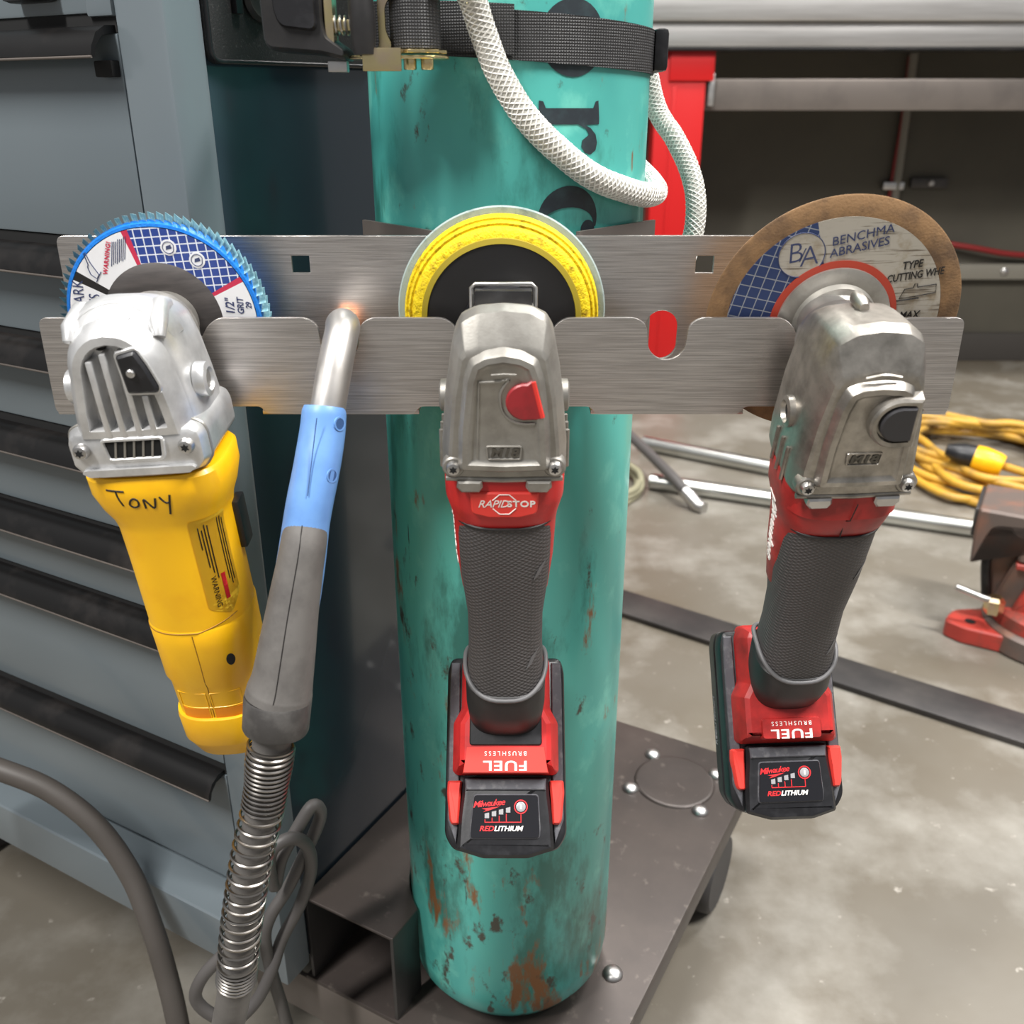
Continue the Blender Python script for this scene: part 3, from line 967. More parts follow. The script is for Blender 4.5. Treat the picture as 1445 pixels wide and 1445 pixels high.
def battery(root, dark=0.0):
    """slanted battery pack with gauge label, sub-parts in its own tilted frame"""
    def B(me):
        return xform(me, BMAT)
    out = round_outline(mmo([(-36, 17), (36, 17), (38.5, 8), (38.5, -95), (33, -104), (14, -107.5), (-14, -107.5), (-33, -104), (-38.5, -95), (-38.5, 8)]), 0.004, 4)
    bat = ob('battery', B(yloft([(inset(out, 0.003), -0.0005), (inset(out, 0.0008), 0.001), (out, 0.0035), (out, 0.0150), (inset(out, 0.0018), 0.0165), (inset(out, 0.0018), 0.0190), (out, 0.0205), (out, 0.0350), (inset(out, 0.002), 0.0390), (inset(out, 0.006), 0.0410)], 35)), 'black_plastic', root)
    for s in (-1, 1):
        ro = mmo([(s * 30, 13), (s * 36, 13), (s * 36.5, 0), (s * 36.5, -86), (s * 31, -100), (s * 29.5, -86)])
        ob('rail', B(plate(ro, -0.0022, 0.0005, 0.0006)), 'scuffed_plastic', bat)
        bo_ = mmo([(s * 27.6, -62.5), (s * 36.6, -62.5), (s * 37.0, -70), (s * 35.2, -86), (s * 33.8, -89), (s * 29.2, -89), (s * 28.6, -75)])
        bo_ = round_outline(bo_, 0.0012, 3)
        ob('release_button', B(yloft([(bo_, 0.002), (bo_, -0.0055), (inset(bo_, 0.0012), -0.0075)], 35)), 'bright_red_plastic', bat)
    go = round_outline(mmo([(-27, -60.5), (27, -60.5), (27.5, -72), (29, -84), (30, -104), (14, -108.8), (-14, -108.8), (-30, -104), (-29, -84), (-27.5, -72)]), 0.002, 3)
    ob('gauge_block', B(yloft([(go, 0.003), (go, -0.0060), (inset(go, 0.0020), -0.0085), (inset(go, 0.004), -0.0090)], 35)), 'black_plastic', bat)
    so = mmo([(-25.5, -61.5), (25.5, -61.5), (25, -68.5), (-25, -68.5)])
    ob('scuffed_step', B(plate(so, -0.0105, -0.007, 0.0008)), 'scuffed_plastic', bat)
    lo = round_outline(mmo([(-19.5, -71.5), (20, -71.5), (21, -92), (20.5, -97), (-21.5, -97), (-21.5, -92)]), 0.0015, 3)
    ob('gauge_bezel', B(yloft([(inset(lo, -0.0010), -0.0085), (inset(lo, -0.0002), -0.0100)], 35)), 'scuffed_plastic', bat)
    ob('gauge_label', B(plate(lo, -0.0106, -0.0085, 0.0003)), 'label_black', bat)
    ob('logo_script', B(text('Milwaukee', 0.0054, -0.0105, -0.0765, -0.0108, 0.0001, 0.35, 0.00005, math.radians(5), 0.85)), 'print_red', bat)
    ob('logo_stroke', B(plate(mmo([(-15, -79.6), (-3.5, -78.3), (-10, -80.6), (-14, -81.6), (-12, -80.3)]), -0.0109, -0.0105, 0.00005)), 'print_red', bat)
    for i in range(4):
        x, z = -13.0 + 4.4 * i, -84.0 + 1.1 * i
        ob('gauge_light', B(plate(mmo([(x, z + 1.5), (x + 2.8, z + 2.1), (x + 2.8, z - 1.3), (x, z - 1.3)]), -0.0110, -0.0104, 0.0001)), 'gauge_grey', bat)
        ob('gauge_tick', B(plate(mmo([(x, -87.6), (x + 0.5, -87.6), (x + 0.5, z - 2.0), (x, z - 2.0)]), -0.0109, -0.0104, 0.00005)), 'print_red', bat)
    ob('gauge_line', B(plate(mmo([(-13, -87.4), (9.3, -87.4), (9.3, -82), (9.8, -82), (9.8, -87.9), (-13, -87.9)]), -0.0109, -0.0104, 0.00005)), 'print_red', bat)
    rg = lathe([(0.0036, -0.0002), (0.0043, -0.0002), (0.0043, -0.0005), (0.0036, -0.0005)], 28, caps=False)
    ob('gauge_ring', B(xform(rg, Matrix.Translation((0.0095, -0.0106, -0.0785)))), 'print_red', bat)
    gb = lathe([(0.0030, 0), (0.0030, -0.0006), (0.0022, -0.0009)], 24)
    ob('gauge_button', B(xform(gb, Matrix.Translation((0.0095, -0.0106, -0.0785)))), 'gauge_grey', bat)
    ob('gauge_mark', B(plate(mmo([(9.0, -77.0), (10.0, -77.0), (10.0, -80.0), (9.0, -80.0)]), -0.0117, -0.0112, 0.0001)), 'print_white', bat)
    ob('lettering', B(text('RED', 0.0042, -0.0163, -0.0915, -0.0108, 0.0001, 0.25, 0.00012, 0, 1.0, 'LEFT', 1.15)), 'print_red', bat)
    ob('lettering', B(text('LITHIUM', 0.0042, -0.0072, -0.0915, -0.0108, 0.0001, 0.25, 0.00012, 0, 1.0, 'LEFT', 1.1)), 'print_white', bat)
    for s in (-1,):
        t1 = text('REDLITHIUM', 0.006, 0, 0, 0, 0.0001, 0.2)
        t1.transform(Matrix.Rotation(math.radians(-90), 4, 'Y'))
        t1.transform(Matrix.Rotation(math.radians(-90), 4, 'Z'))
        t1.transform(Matrix.Translation((s * 0.0387, 0.030, -0.045)))
        ob('side_lettering', B(t1), 'gauge_grey', bat)
    return bat


def red_grinder(name, label, loc, rot, head_mat, red, button_mat, variant):
    g = thing(name, label, 'angle grinder', loc, rot, 'angle grinders hanging in the tool rack')
    # gear case
    half = mmo([(0, 27), (13, 25.5), (21.5, 20), (25.5, 6), (29.5, -19), (32.3, -48), (32.3, -63), (30, -68), (0, -68.5)])
    o = mirror_outline(half)

    def rg_(d, k, y):
        return (ri(squash(o, k), d, 0.0022, 2), y)
    kk = (0.72, 0.62, 0.52, 0.30, 0.13, 0.16, 0.56, 0.62) if variant == 0 else (0.40, 0.28, 0.16, 0.05, -0.04, 0.0, 0.46, 0.54)
    dd = ((0.005, 0.030), (0.001, 0.024), (0, 0.016), (0, 0.0), (0, -0.016), (0.0012, -0.0225), (0.0042, -0.0305), (0.0060, -0.0318))
    case = yloft([rg_(d, k, y) for k, (d, y) in zip(kk, dd)], 24)
    cs = ob('gear_case', case, head_mat, g)
    if variant == 0:
        hh = mmo([(0, 5.0), (9, 3.5), (15.5, 0), (18.5, -9), (21.5, -35), (22.5, -57.5), (0, -58.5)])
    else:
        hh = mmo([(0, 4.0), (10, 3.0), (15.5, 0.5), (18.5, -9), (21.0, -30), (22.0, -55.5), (0, -56)])
    ho = mirror_outline(hh)
    hood = yloft([(ri(ho, -0.0022), -0.0300), (ri(ho, 0), -0.0345), (ri(ho, 0.0012), -0.0362), (ri(ho, 0.0040), -0.0366), (ri(ho, 0.0052), -0.0352), (ri(ho, 0.0066), -0.0346)], 28)
    ob('hood', hood, head_mat, cs)
    targets = [case, hood]
    if variant == 0:
        arrow = tube([Vector(p) for p in [(-0.006, -0.0362, -0.0058), (0.0, -0.0365, -0.0052), (0.006, -0.0362, -0.0056)]], 0.0006, 6)
        ob('arrow_ridge', arrow, head_mat, cs)
        rp = [(-12.0, -10), (-2, -9.5), (2.5, -8.6), (1.2, -10.5), (-1.2, -14.5), (-1.8, -19), (-0.6, -25), (3, -29.5), (8, -31.5), (15.5, -31.5)]
        ob('panel_ridge', tube(spline([(x * mm, -0.0350, z * mm) for (x, z) in rp], 4), 0.0007, 6), head_mat, cs)
        ob('panel_ridge', tube([(x * mm, -0.0348, z * mm) for (x, z) in [(-12, -10), (-13.6, -50)]], 0.0006, 6), head_mat, cs)
        bo_ = [(13.5, -8.5), (15.2, -7.5), (20.2, -27.5), (18, -29.0), (10, -29.3)] + [(10.5 + 9.6 * math.cos(math.radians(a)), -19.8 + 9.6 * math.sin(math.radians(a))) for a in range(265, 84, -15)]
        bm_o = mmo(bo_)
        ob('lock_button', yloft([(bm_o, -0.033), (bm_o, -0.0358), (inset(bm_o, 0.0008), -0.0366)], 35), button_mat, cs)
        ob('button_edge', tube([(x * mm, -0.0366, z * mm) for (x, z) in [(14.4, -9.0), (19.0, -27.5)]], 0.0011, 6), 'bright_red_plastic', cs)
    else:
        ob('arrow_ridge', tube(spline([(-0.0085, -0.0330, 0.0070), (0, -0.0335, 0.0088), (0.0085, -0.0330, 0.0070)], 5), 0.0009, 6), head_mat, cs)
        ringo = [(10.5 + 14.0 * math.cos(math.radians(a)), -16.0 + 14.0 * math.sin(math.radians(a))) for a in range(84, 277, 12)] + [(20.5, -29.6), (20.0, -2.6)]
        ro = mmo(ringo)
        ob('button_boss', yloft([(inset(ro, -0.001), -0.0315), (ro, -0.0380), (inset(ro, 0.0012), -0.0392), (inset(ro, 0.0032), -0.0388), (inset(ro, 0.0038), -0.0365)], 35), head_mat, cs)
        bo_ = mmo([(11.0 + 9.6 * math.cos(math.radians(a)), -16.0 + 9.6 * math.sin(math.radians(a))) for a in range(82, 279, 12)] + [(17.8, -25.4), (17.6, -6.6)])
        ob('lock_button', yloft([(bo_, -0.034), (bo_, -0.0392), (inset(bo_, 0.0008), -0.0400)], 35), button_mat, cs)
    zt = -0.0475 if variant == 0 else -0.0385
    zx = 0.0 if variant == 0 else -0.001
    fr_ = [(-8.7, 3.5), (8.7, 3.5), (8.2, -3.5), (-8.2, -3.5)]
    fo_ = round_outline([(x * mm + zx, z * mm + zt) for (x, z) in fr_], 0.001, 3)
    ob('badge_rim', tube([(x, -0.0350, z) for (x, z) in fo_], 0.00055, 6, True), head_mat, cs)
    ob('badge_lettering', text('M18', 0.0066, zx, zt, -0.0350, 0.0005, 0.2, 0.0002, 0, 1.0, 'CENTER', 1.2), 'grimy_metal', cs)
    for s in (-1, 1):
        bs = lathe([(0.0060, 0.004), (0.0058, -0.0012), (0.0050, -0.0020)], 20)
        ob('screw_boss', xform(bs, Matrix.Translation((s * 0.0258, -0.0305, -0.0570))), head_mat, cs)
        torx_screw(cs, s * 0.0258, -0.0322, -0.0570, 0.0039)
        boss = lathe([(0.0088, -0.002), (0.0085, 0.0025), (0.0062, 0.0034), (0.0052, 0.0010), (0.0050, -0.001)], 24)
        boss.transform(Matrix.Rotation(-s * PI / 2, 4, 'Z'))
        boss.transform(Matrix.Translation((s * 0.0305, -0.001, -0.030)))
        ob('side_handle_boss', boss, head_mat, cs)
        hole = lathe([(0.0050, -0.002), (0.0050, 0.0012)], 20)
        hole.transform(Matrix.Rotation(-s * PI / 2, 4, 'Z'))
        hole.transform(Matrix.Translation((s * 0.0305, -0.001, -0.030)))
        ob('threaded_hole', hole, 'gap_black', cs)
        for k in range(3):
            ob('side_rib', tube([(s * 0.0328, -0.014 + 0.010 * k, -0.044), (s * 0.0331, -0.012 + 0.010 * k, -0.066)], 0.0011, 6), head_mat, cs)
        to = mmo([(s * 11.5, -64.5), (s * 24, -64.5), (s * 24.5, -68), (s * 22, -71), (s * 13, -71), (s * 11, -68)])
        ob('clip_tab', plate(to, -0.0338, -0.026, 0.0010), 'steel' if variant else head_mat, cs)
    ob('flange_ridge', tube([(-0.030, -0.0300, -0.0640), (0.0, -0.0306, -0.0648), (0.030, -0.0300, -0.0640)], 0.0016, 8), head_mat, cs)
    # neck of the spindle and guard collar
    ob('spindle_collar', xform(lathe([(0.0150, 0.0), (0.0185, 0.004), (0.0215, 0.010), (0.0215, 0.020), (0.0175, 0.023), (0.0160, 0.038)], 36), Matrix.Translation((0, 0.018, -0.008))), 'steel', g)
    # motor shell, rubber grip
    shell = zloft([(-0.060, 0, 0, 0.0300, 0.0280, 3.2), (-0.064, 0, 0, 0.0325, 0.0305, 3.4), (-0.082, 0, 0, 0.0322, 0.0302, 3.2), (-0.092, 0, 0, 0.0296, 0.0285, 3.0), (-0.100, 0, 0.001, 0.0286, 0.0262, 2.8), (-0.125, 0, 0.002, 0.0276, 0.0215, 2.6), (-0.150, 0, 0.003, 0.0250, 0.0160, 2.4), (-0.165, 0, 0.004, 0.0180, 0.0080, 2.2)])
    sh = ob('motor_shell', shell, red, g)
    grip = zloft([(-0.0955, 0, 0, 0.0262, 0.0262, 2.8), (-0.0965, 0, 0, 0.0276, 0.0276, 2.8), (-0.112, 0, 0, 0.0268, 0.0272, 2.7), (-0.138, 0, 0, 0.0253, 0.0258, 2.6), (-0.166, 0, 0, 0.0222, 0.0232, 2.5), (-0.188, 0, 0, 0.0222, 0.0230, 2.5), (-0.210, 0, 0, 0.0234, 0.0238, 2.6), (-0.232, 0, 0.001, 0.0238, 0.0243, 2.7), (-0.236, 0, 0.001, 0.0220, 0.0225, 2.7)], 48)
    gp = ob('grip', grip, 'knurled_rubber', g)
    ob('grip_edge', tube([(x, y, z - 0.0015 * (1 - (x / 0.028) ** 2)) for (x, y, z) in sring(0, 0, -0.0950, 0.0279, 0.0279, 2.8, 40)], 0.0009, 6, True), 'black_rubber', gp)
    col = zloft([(-0.2130, 0, 0.002, 0.0228, 0.0236, 2.7), (-0.2150, 0, 0.001, 0.0246, 0.0256, 2.7), (-0.232, 0, 0.001, 0.0245, 0.0256, 2.8), (-0.245, 0, 0.004, 0.0234, 0.0238, 2.8), (-0.272, 0, 0.014, 0.0225, 0.019, 2.8)], 48)
    ob('grip_collar', col, 'black_rubber', g)
    lip = [(x * 1.0, y, -0.2145 - 0.0025 * max(0.0, -y / 0.026) + 0.010 * (abs(x) / 0.0248) ** 3) for (x, y, z) in sring(0, 0.001, 0, 0.0247, 0.0257, 2.7, 48)]
    ob('grip_lip', tube(lip, 0.0015, 8, True), 'grey_lip', gp)
    for (zz, xx) in ((-0.126, 0.0200), (-0.190, 0.0165)):
        sc = tube([(xx - 0.003, -0.021, zz - 0.004), (xx + 0.002, -0.0188, zz + 0.004)], [0.0018, 0.0022], 8)
        ob('scuff', drape(curve_mesh([round_outline([(xx - 0.0045, zz - 0.006), (xx - 0.001, zz - 0.003), (xx + 0.0035, zz + 0.0055), (xx - 0.001, zz + 0.002)], 0.001, 2)], 0.0004), [grip], 0.0003), 'grey_lip', gp)
        bpy.data.meshes.remove(sc)
    if variant == 0:
        po = round_outline(mmo([(-18, -72), (18, -72), (17, -84.5), (8, -87), (-8, -87), (-17, -84.5)]), 0.0015, 3)
        pl = yloft([(inset(po, -0.0008), -0.0260), (po, -0.0308), (inset(po, 0.0008), -0.0316)], 35)
        ob('brake_plaque', pl, 'bright_red_plastic', sh)
        ob('lettering', text('RAPID', 0.0060, -0.0140, -0.0787, -0.0317, 0.0001, 0.35, 0.0, 0, 0.95, 'LEFT'), 'print_white', sh)
        ob('lettering', text('STOP', 0.0050, 0.0015, -0.0787, -0.0317, 0.0001, 0.0, 0.00012, 0, 1.1, 'LEFT', 1.15), 'print_white', sh)
        oc = [(6.6 * math.cos(math.radians(22.5 + 45 * i)), -78.8 + 6.2 * math.sin(math.radians(22.5 + 45 * i))) for i in range(8)]
        up = mmo([(-6.1, -77.2), oc[3], oc[2], oc[1], oc[0], (6.1, -77.2)])
        dn = mmo([(-6.1, -81.0), oc[4], oc[5], oc[6], oc[7], (6.1, -81.0)])
        for q in (up[1:5], dn[1:5]):
            ob('octagon_line', tube([(x, -0.0317, z) for (x, z) in q], 0.0003, 6), 'print_white', sh)
    else:
        br = zloft([(-0.066, 0, -0.001, 0.0300, 0.0300, 3.4), (-0.080, 0, -0.001, 0.0312, 0.0312, 3.4), (-0.0815, 0, 0, 0.029, 0.029, 3.4)], 40)
        ob('shell_ridge', br, red, sh)
        ob('seam', tube([(0.003, -0.0330, -0.069), (0.001, -0.0330, -0.080), (0.0, -0.0292, -0.083), (-0.0005, -0.0285, -0.0945)], 0.00035, 6), 'print_black', sh)
    t = text('Milwaukee', 0.013, 0, 0, 0, 0.0003, 0.3, 0.0001, 0, 0.9)
    t.transform(Matrix.Rotation(math.radians(90), 4, 'Y'))
    t.transform(Matrix.Rotation(math.radians(-90), 4, 'Z'))
    t.transform(Matrix.Translation((0, 0.0, -0.108)))
    ob('logo_script', drape(t, [shell, grip], 0.0003, (1, 0, 0)), 'print_white', sh)
    # foot that carries the battery
    fo_ = mmo([(-25, 20), (25, 20), (28.5, 12), (28.5, -18), (33.5, -27), (33.5, -57), (31, -59), (-31, -59), (-33.5, -57), (-33.5, -27), (-28.5, -18), (-28.5, 12)])
    foot = yloft([(ri(fo_, 0), 0.004), (ri(fo_, 0), -0.0080), (ri(fo_, 0.0030), -0.0140), (ri(fo_, 0.0050), -0.0195), (ri(fo_, 0.0080), -0.0215)], 32)
    ft = ob('battery_foot', xform(foot, BMAT), red if variant else 'red_plastic', g)
    if variant == 0:
        so = round_outline(mmo([(-22.5, 4), (22.5, 4), (22.5, -42), (-22.5, -42)]), 0.002, 3)
        ob('saddle_pad', xform(yloft([(inset(so, -0.0006), -0.018), (so, -0.0224), (inset(so, 0.0006), -0.0230)], 35), BMAT), 'black_plastic', ft)
        sl = yloft([(mmo([(-25, -42.5), (25, -42.5), (27, -58.8), (-27, -58.8)]), -0.014), (mmo([(-24, -43.2), (24, -43.2), (26, -58.5), (-26, -58.5)]), -0.0222)], 35)
    else:
        sl = yloft([(round_outline(mmo([(-20, -41.5), (20, -41.5), (20, -56), (-20, -56)]), 0.002, 3), -0.018), (round_outline(mmo([(-19, -42.5), (19, -42.5), (19, -55), (-19, -55)]), 0.002, 3), -0.0240)], 35)
    ob('name_strip', xform(sl, BMAT), 'bright_red_plastic' if variant == 0 else red, ft)
    yo = -0.0223 if variant == 0 else -0.0241
    ob('lettering', xform(text('FUEL', 0.0082, 0, -0.0542 if variant == 0 else -0.0520, yo, 0.0002, 0.0, 0.00015, PI, 1.1, 'CENTER', 1.45), BMAT), 'print_white', ft)
    ob('lettering', xform(text('BRUSHLESS', 0.0038, 0, -0.0470 if variant == 0 else -0.0455, yo, 0.0002, 0.0, 0.0, PI, 1.5, 'CENTER', 1.0), BMAT), 'print_white', ft)
    battery(g)
    return g


mid = red_grinder('angle_grinder', 'cordless grinder with red brake button and battery, yellow sanding pad fitted', (-0.004, 0.478, 0.741), Matrix.Rotation(math.radians(6), 3, 'X'), 'cast_aluminium', 'red_plastic', 'button_red', 0)
Rr = Matrix.Rotation(math.radians(-1.8), 3, 'Y') @ Matrix.Rotation(math.radians(1), 3, 'Z') @ Matrix.Rotation(math.radians(15), 3, 'X')
rgt = red_grinder('angle_grinder', 'worn cordless grinder with black lock button and battery, brown cutting wheel fitted', (0.176, 0.472, 0.733), Rr, 'worn_aluminium', 'worn_red_plastic', 'button_black', 1)

# ---- sanding pad of the middle grinder
pad = ob('backing_pad', xform(lathe([(0.010, -0.0015), (0.0420, -0.0005), (0.0432, 0.0015), (0.0432, 0.012), (0.01, 0.014)], 72), Matrix.Translation((-0.002, 0.060, -0.0085))), 'pad_black', mid)
ob('foam_ring', xform(lathe([(0.0425, 0.004), (0.0440, 0.0005), (0.0485, 0.0010), (0.0508, 0.0030), (0.0511, 0.0046), (0.0524, 0.0040), (0.0534, 0.0058), (0.0536, 0.0072), (0.0548, 0.0070), (0.0558, 0.0090), (0.0560, 0.0125), (0.040, 0.0130)], 96), Matrix.Translation((-0.002, 0.060, -0.0085))), 'pad_foam', pad)
ob('foam_groove', xform(lathe([(0.0418, 0.001), (0.0424, -0.0012), (0.0452, -0.0003), (0.0458, 0.0018)], 96), Matrix.Translation((-0.002, 0.060, -0.0085))), 'pad_foam_dark', pad)
ob('sanding_disc', xform(lathe([(0.02, 0.0128), (0.0592, 0.0128), (0.0600, 0.0136), (0.0596, 0.0150), (0.02, 0.0152)], 96), Matrix.Translation((-0.002, 0.060, -0.0085))), 'sanding_grit', pad)
ob('pad_nut', xform(lathe([(0.019, -0.006), (0.0205, -0.004), (0.0210, 0.001), (0.018, 0.002)], 36), Matrix.Translation((-0.002, 0.058, -0.0085))), 'black_plastic', pad)
ob('guard_clip', tube([(-0.0175, 0.026, 0.008), (-0.0175, 0.028, 0.0185), (-0.0155, 0.028, 0.0205), (0.0145, 0.028, 0.0205), (0.0165, 0.028, 0.0185), (0.0165, 0.026, 0.008)], 0.0011, 8), 'steel', mid)
ob('guard_lever', box(-0.0155, 0.0145, 0.020, 0.027, 0.008, 0.0190, 0.001), 'black_plastic', mid)

# ---- cutting wheel of the worn grinder
WR = 0.0718


def W_(me, y=0.0):
    return xform(me, Matrix.Translation((0.0065, 0.064 + y, -0.0115)))


whl = ob('cutting_wheel', W_(lathe([(0.008, -0.0002), (0.0570, -0.0002), (WR - 0.0008, 0.0), (WR, 0.0006), (WR - 0.0006, 0.0022), (0.008, 0.0024)], 128)), 'wheel_rim', rgt)
ob('paper_label', W_(curve_mesh([sector(0.022, 0.0600, 4, 107, 36)], 0.0002), -0.0004), 'wheel_label', whl)
ob('paper_label', W_(curve_mesh([sector(0.022, 0.0600, -40, 4, 20)], 0.0002), -0.0004), 'wheel_label', whl)
ob('blue_print', W_(curve_mesh([sector(0.022, 0.0600, 107, 196, 36)], 0.0002), -0.0004), 'wheel_blue_grid', whl)
ob('emblem_disc', W_(curve_mesh([arc(-0.0235, 0.0395, 0.0128, 0, 350, 35)], 0.0002), -0.0007), 'wheel_label', whl)
ob('emblem_ring', W_(tube([(x, 0, z) for (x, z) in arc(-0.0235, 0.0395, 0.0126, 0, 350, 35)], 0.00028, 6, True), -0.0008), 'print_navy', whl)
for (ch_, dx, dz) in (('B', -0.0038, 0.0008), ('A', 0.0040, -0.0010)):
    ob('emblem_letter', W_(text(ch_, 0.0165, -0.0235 + dx, 0.0395 + dz, 0, 0.00008, 0.1, -0.0002, math.radians(10), 1, 'CENTER', 0.95), -0.0008), 'print_navy', whl)
ob('emblem_letter', W_(text('/', 0.011, -0.0232, 0.0392, 0, 0.00008, 0.1, 0, math.radians(0), 1, 'CENTER', 0.8), -0.0008), 'print_navy', whl)
ob('lettering', W_(text('BENCHMA', 0.0070, -0.0085, 0.0462, 0, 0.00008, 0.1, 0, math.radians(12), 1.0, 'LEFT'), -0.0008), 'print_navy', whl)
ob('lettering', W_(text('ABRASIVES', 0.0070, -0.0085, 0.0395, 0, 0.00008, 0.1, 0, math.radians(12), 0.95, 'LEFT'), -0.0008), 'print_navy', whl)
ob('lettering', W_(text('TYPE', 0.0062, 0.0330, 0.0310, 0, 0.00008, 0.15, 0.0001, math.radians(8), 1.0, 'LEFT', 0.8), -0.0008), 'print_black', whl)
ob('lettering', W_(text('CUTTING WHE', 0.0062, 0.0260, 0.0235, 0, 0.00008, 0.15, 0.0001, math.radians(8), 1.0, 'LEFT', 0.72), -0.0008), 'print_black', whl)
ob('lettering', W_(text('MAX.', 0.0065, 0.0440, 0.0015, 0, 0.00008, 0.15, 0.0001, math.radians(2), 1.0, 'CENTER', 0.8), -0.0008), 'print_black', whl)
ic = [(0.0355, 0.0120), (0.0375, 0.0175), (0.0420, 0.0182), (0.0425, 0.0205), (0.0440, 0.0205), (0.0442, 0.0185), (0.0545, 0.0200), (0.0550, 0.0150), (0.0440, 0.0130)]
ob('grinder_symbol', W_(tube([(x, 0, z) for (x, z) in ic], 0.00028, 6, True), -0.0008), 'print_black', whl)
ob('grinder_symbol', W_(tube([(0.0345, 0, 0.0105), (0.0465, 0, 0.0120)], 0.0004, 6), -0.0008), 'print_black', whl)
ob('red_ring', W_(lathe([(0.0355, 0.0), (0.0358, -0.0010), (0.0330, -0.0012), (0.020, -0.0012), (0.02, 0.0)], 64)), 'wheel_red', whl)
ob('flange', W_(lathe([(0.0318, -0.0010), (0.0318, -0.0028), (0.0290, -0.0038), (0.0235, -0.0040), (0.0225, -0.0080), (0.0190, -0.0085), (0.0150, -0.0200)], 64)), 'cast_aluminium', whl)
ob('guard_lug', xform(lathe([(0.0024, -0.004), (0.0036, 0.0), (0.0036, 0.008), (0.0024, 0.011)], 20), Matrix.Translation((-0.002, 0.006, 0.0262))), 'worn_aluminium', rgt)

# ------------------------------------------------------------------ yellow corded grinder
Ry_ = Matrix.Rotation(math.radians(-3.5), 3, 'Y') @ Matrix.Rotation(math.radians(6), 3, 'X')
yel = thing('angle_grinder', 'yellow corded grinder with silver gear head and name handwritten in marker', 'angle grinder', (-0.1935, 0.478, 0.741), Ry_, 'angle grinders hanging in the tool rack')
half = mmo([(0, 31), (10, 30), (20, 24.5), (25, 14), (28.5, -5), (31.5, -25), (33, -40), (33, -48), (0, -50)])
o = mirror_outline(half)


def yr(d, k, y):
    return (ri(squash(o, k), d, 0.005, 4), y)


case = yloft([yr(0.006, 0.55, 0.030), yr(0.002, 0.45, 0.024), yr(0, 0.38, 0.016), yr(0, 0.20, -0.004), yr(0.0008, 0.22, -0.011), yr(0.0025, 0.32, -0.0175), yr(0.0045, 0.42, -0.0215), yr(0.0065, 0.48, -0.0230)], 42)
cs = ob('gear_case', case, 'bright_aluminium', yel)
hh = [(0, 12)] + [(20 * math.sin(math.radians(a)) * 1.0, -9 + 21 * math.cos(math.radians(a))) for a in range(18, 91, 12)] + [(22.5, -25), (24, -40), (0, -41)]
ho = mirror_outline(mmo(hh))
hood = yloft([(inset(ho, -0.0062), -0.0215), (inset(ho, -0.0045), -0.0255), (inset(ho, -0.0015), -0.0300), (ho, -0.0318), (inset(ho, 0.0040), -0.0322), (inset(ho, 0.0050), -0.0300), (inset(ho, 0.0056), -0.0236)], 35)
ob('hood', hood, 'bright_aluminium', cs)
# flange with chamfered corners
flh = mmo([(0, -37), (29, -36), (34, -38.5), (35.5, -43), (35.5, -56), (31, -62), (22, -65), (0, -65.5)])
flr = mirror_outline(flh)
fo_ = ri(flr, 0)
flange = yloft([(ri(flr, 0.004), 0.030), (fo_, 0.024), (fo_, -0.0240), (ri(flr, 0.0022), -0.0300), (ri(flr, 0.0042), -0.0312)], 35)
ob('flange', flange, 'bright_aluminium', cs)
ro = round_outline(mmo([(-28, -56.5), (28, -56.5), (30, -58.5), (26, -61.5), (-26, -61.5), (-30, -58.5)]), 0.001, 2)
ob('flange_bead', yloft([(ro, -0.029), (inset(ro, 0.0006), -0.0335)], 35), 'bright_aluminium', cs)
ob('rim_edge', tube([(x, -0.0225, z) for (x, z) in fo_], 0.0010, 6, True), 'cast_aluminium', cs)
for i, (x, zt_) in enumerate(((-10.5, 0), (-3.0, 3.5), (5.0, 4.5), (12.5, -18.5))):
    fx = box((x - 1.7) * mm, (x + 1.7) * mm, -0.0325, -0.022, -0.040, zt_ * mm, 0.0011, 2)
    ob('fin', fx, 'bright_aluminium', cs)
hol = lathe([(0.0026, 0.0), (0.0026, -0.0008)], 20)
hol.transform(Matrix.Diagonal((1.25, 1, 1, 1)))
hol.transform(Matrix.Translation((-0.006, -0.0242, 0.0055)))
ob('oil_hole', hol, 'gap_black', cs)
bo_ = round_outline(mmo([(4.5, 2.6), (14.0, 4.8), (17.5, -3), (21.0, -14), (20.0, -16.6), (6.0, -16.2)]), 0.0012, 3)
bt = ob('lock_button', yloft([(bo_, -0.022), (bo_, -0.0345), (inset(bo_, 0.0012), -0.0358)], 30), 'black_plastic', cs)
ob('button_frame', tube([(x, -0.0325, z) for (x, z) in inset(bo_, -0.0008)], 0.0010, 6, True), 'bright_aluminium', cs)
ob('button_pin', xform(lathe([(0.0021, 0.001), (0.0021, -0.0008), (0.0015, -0.0014)], 16), Matrix.Translation((0.0105, -0.0362, -0.0055))), 'steel', bt)
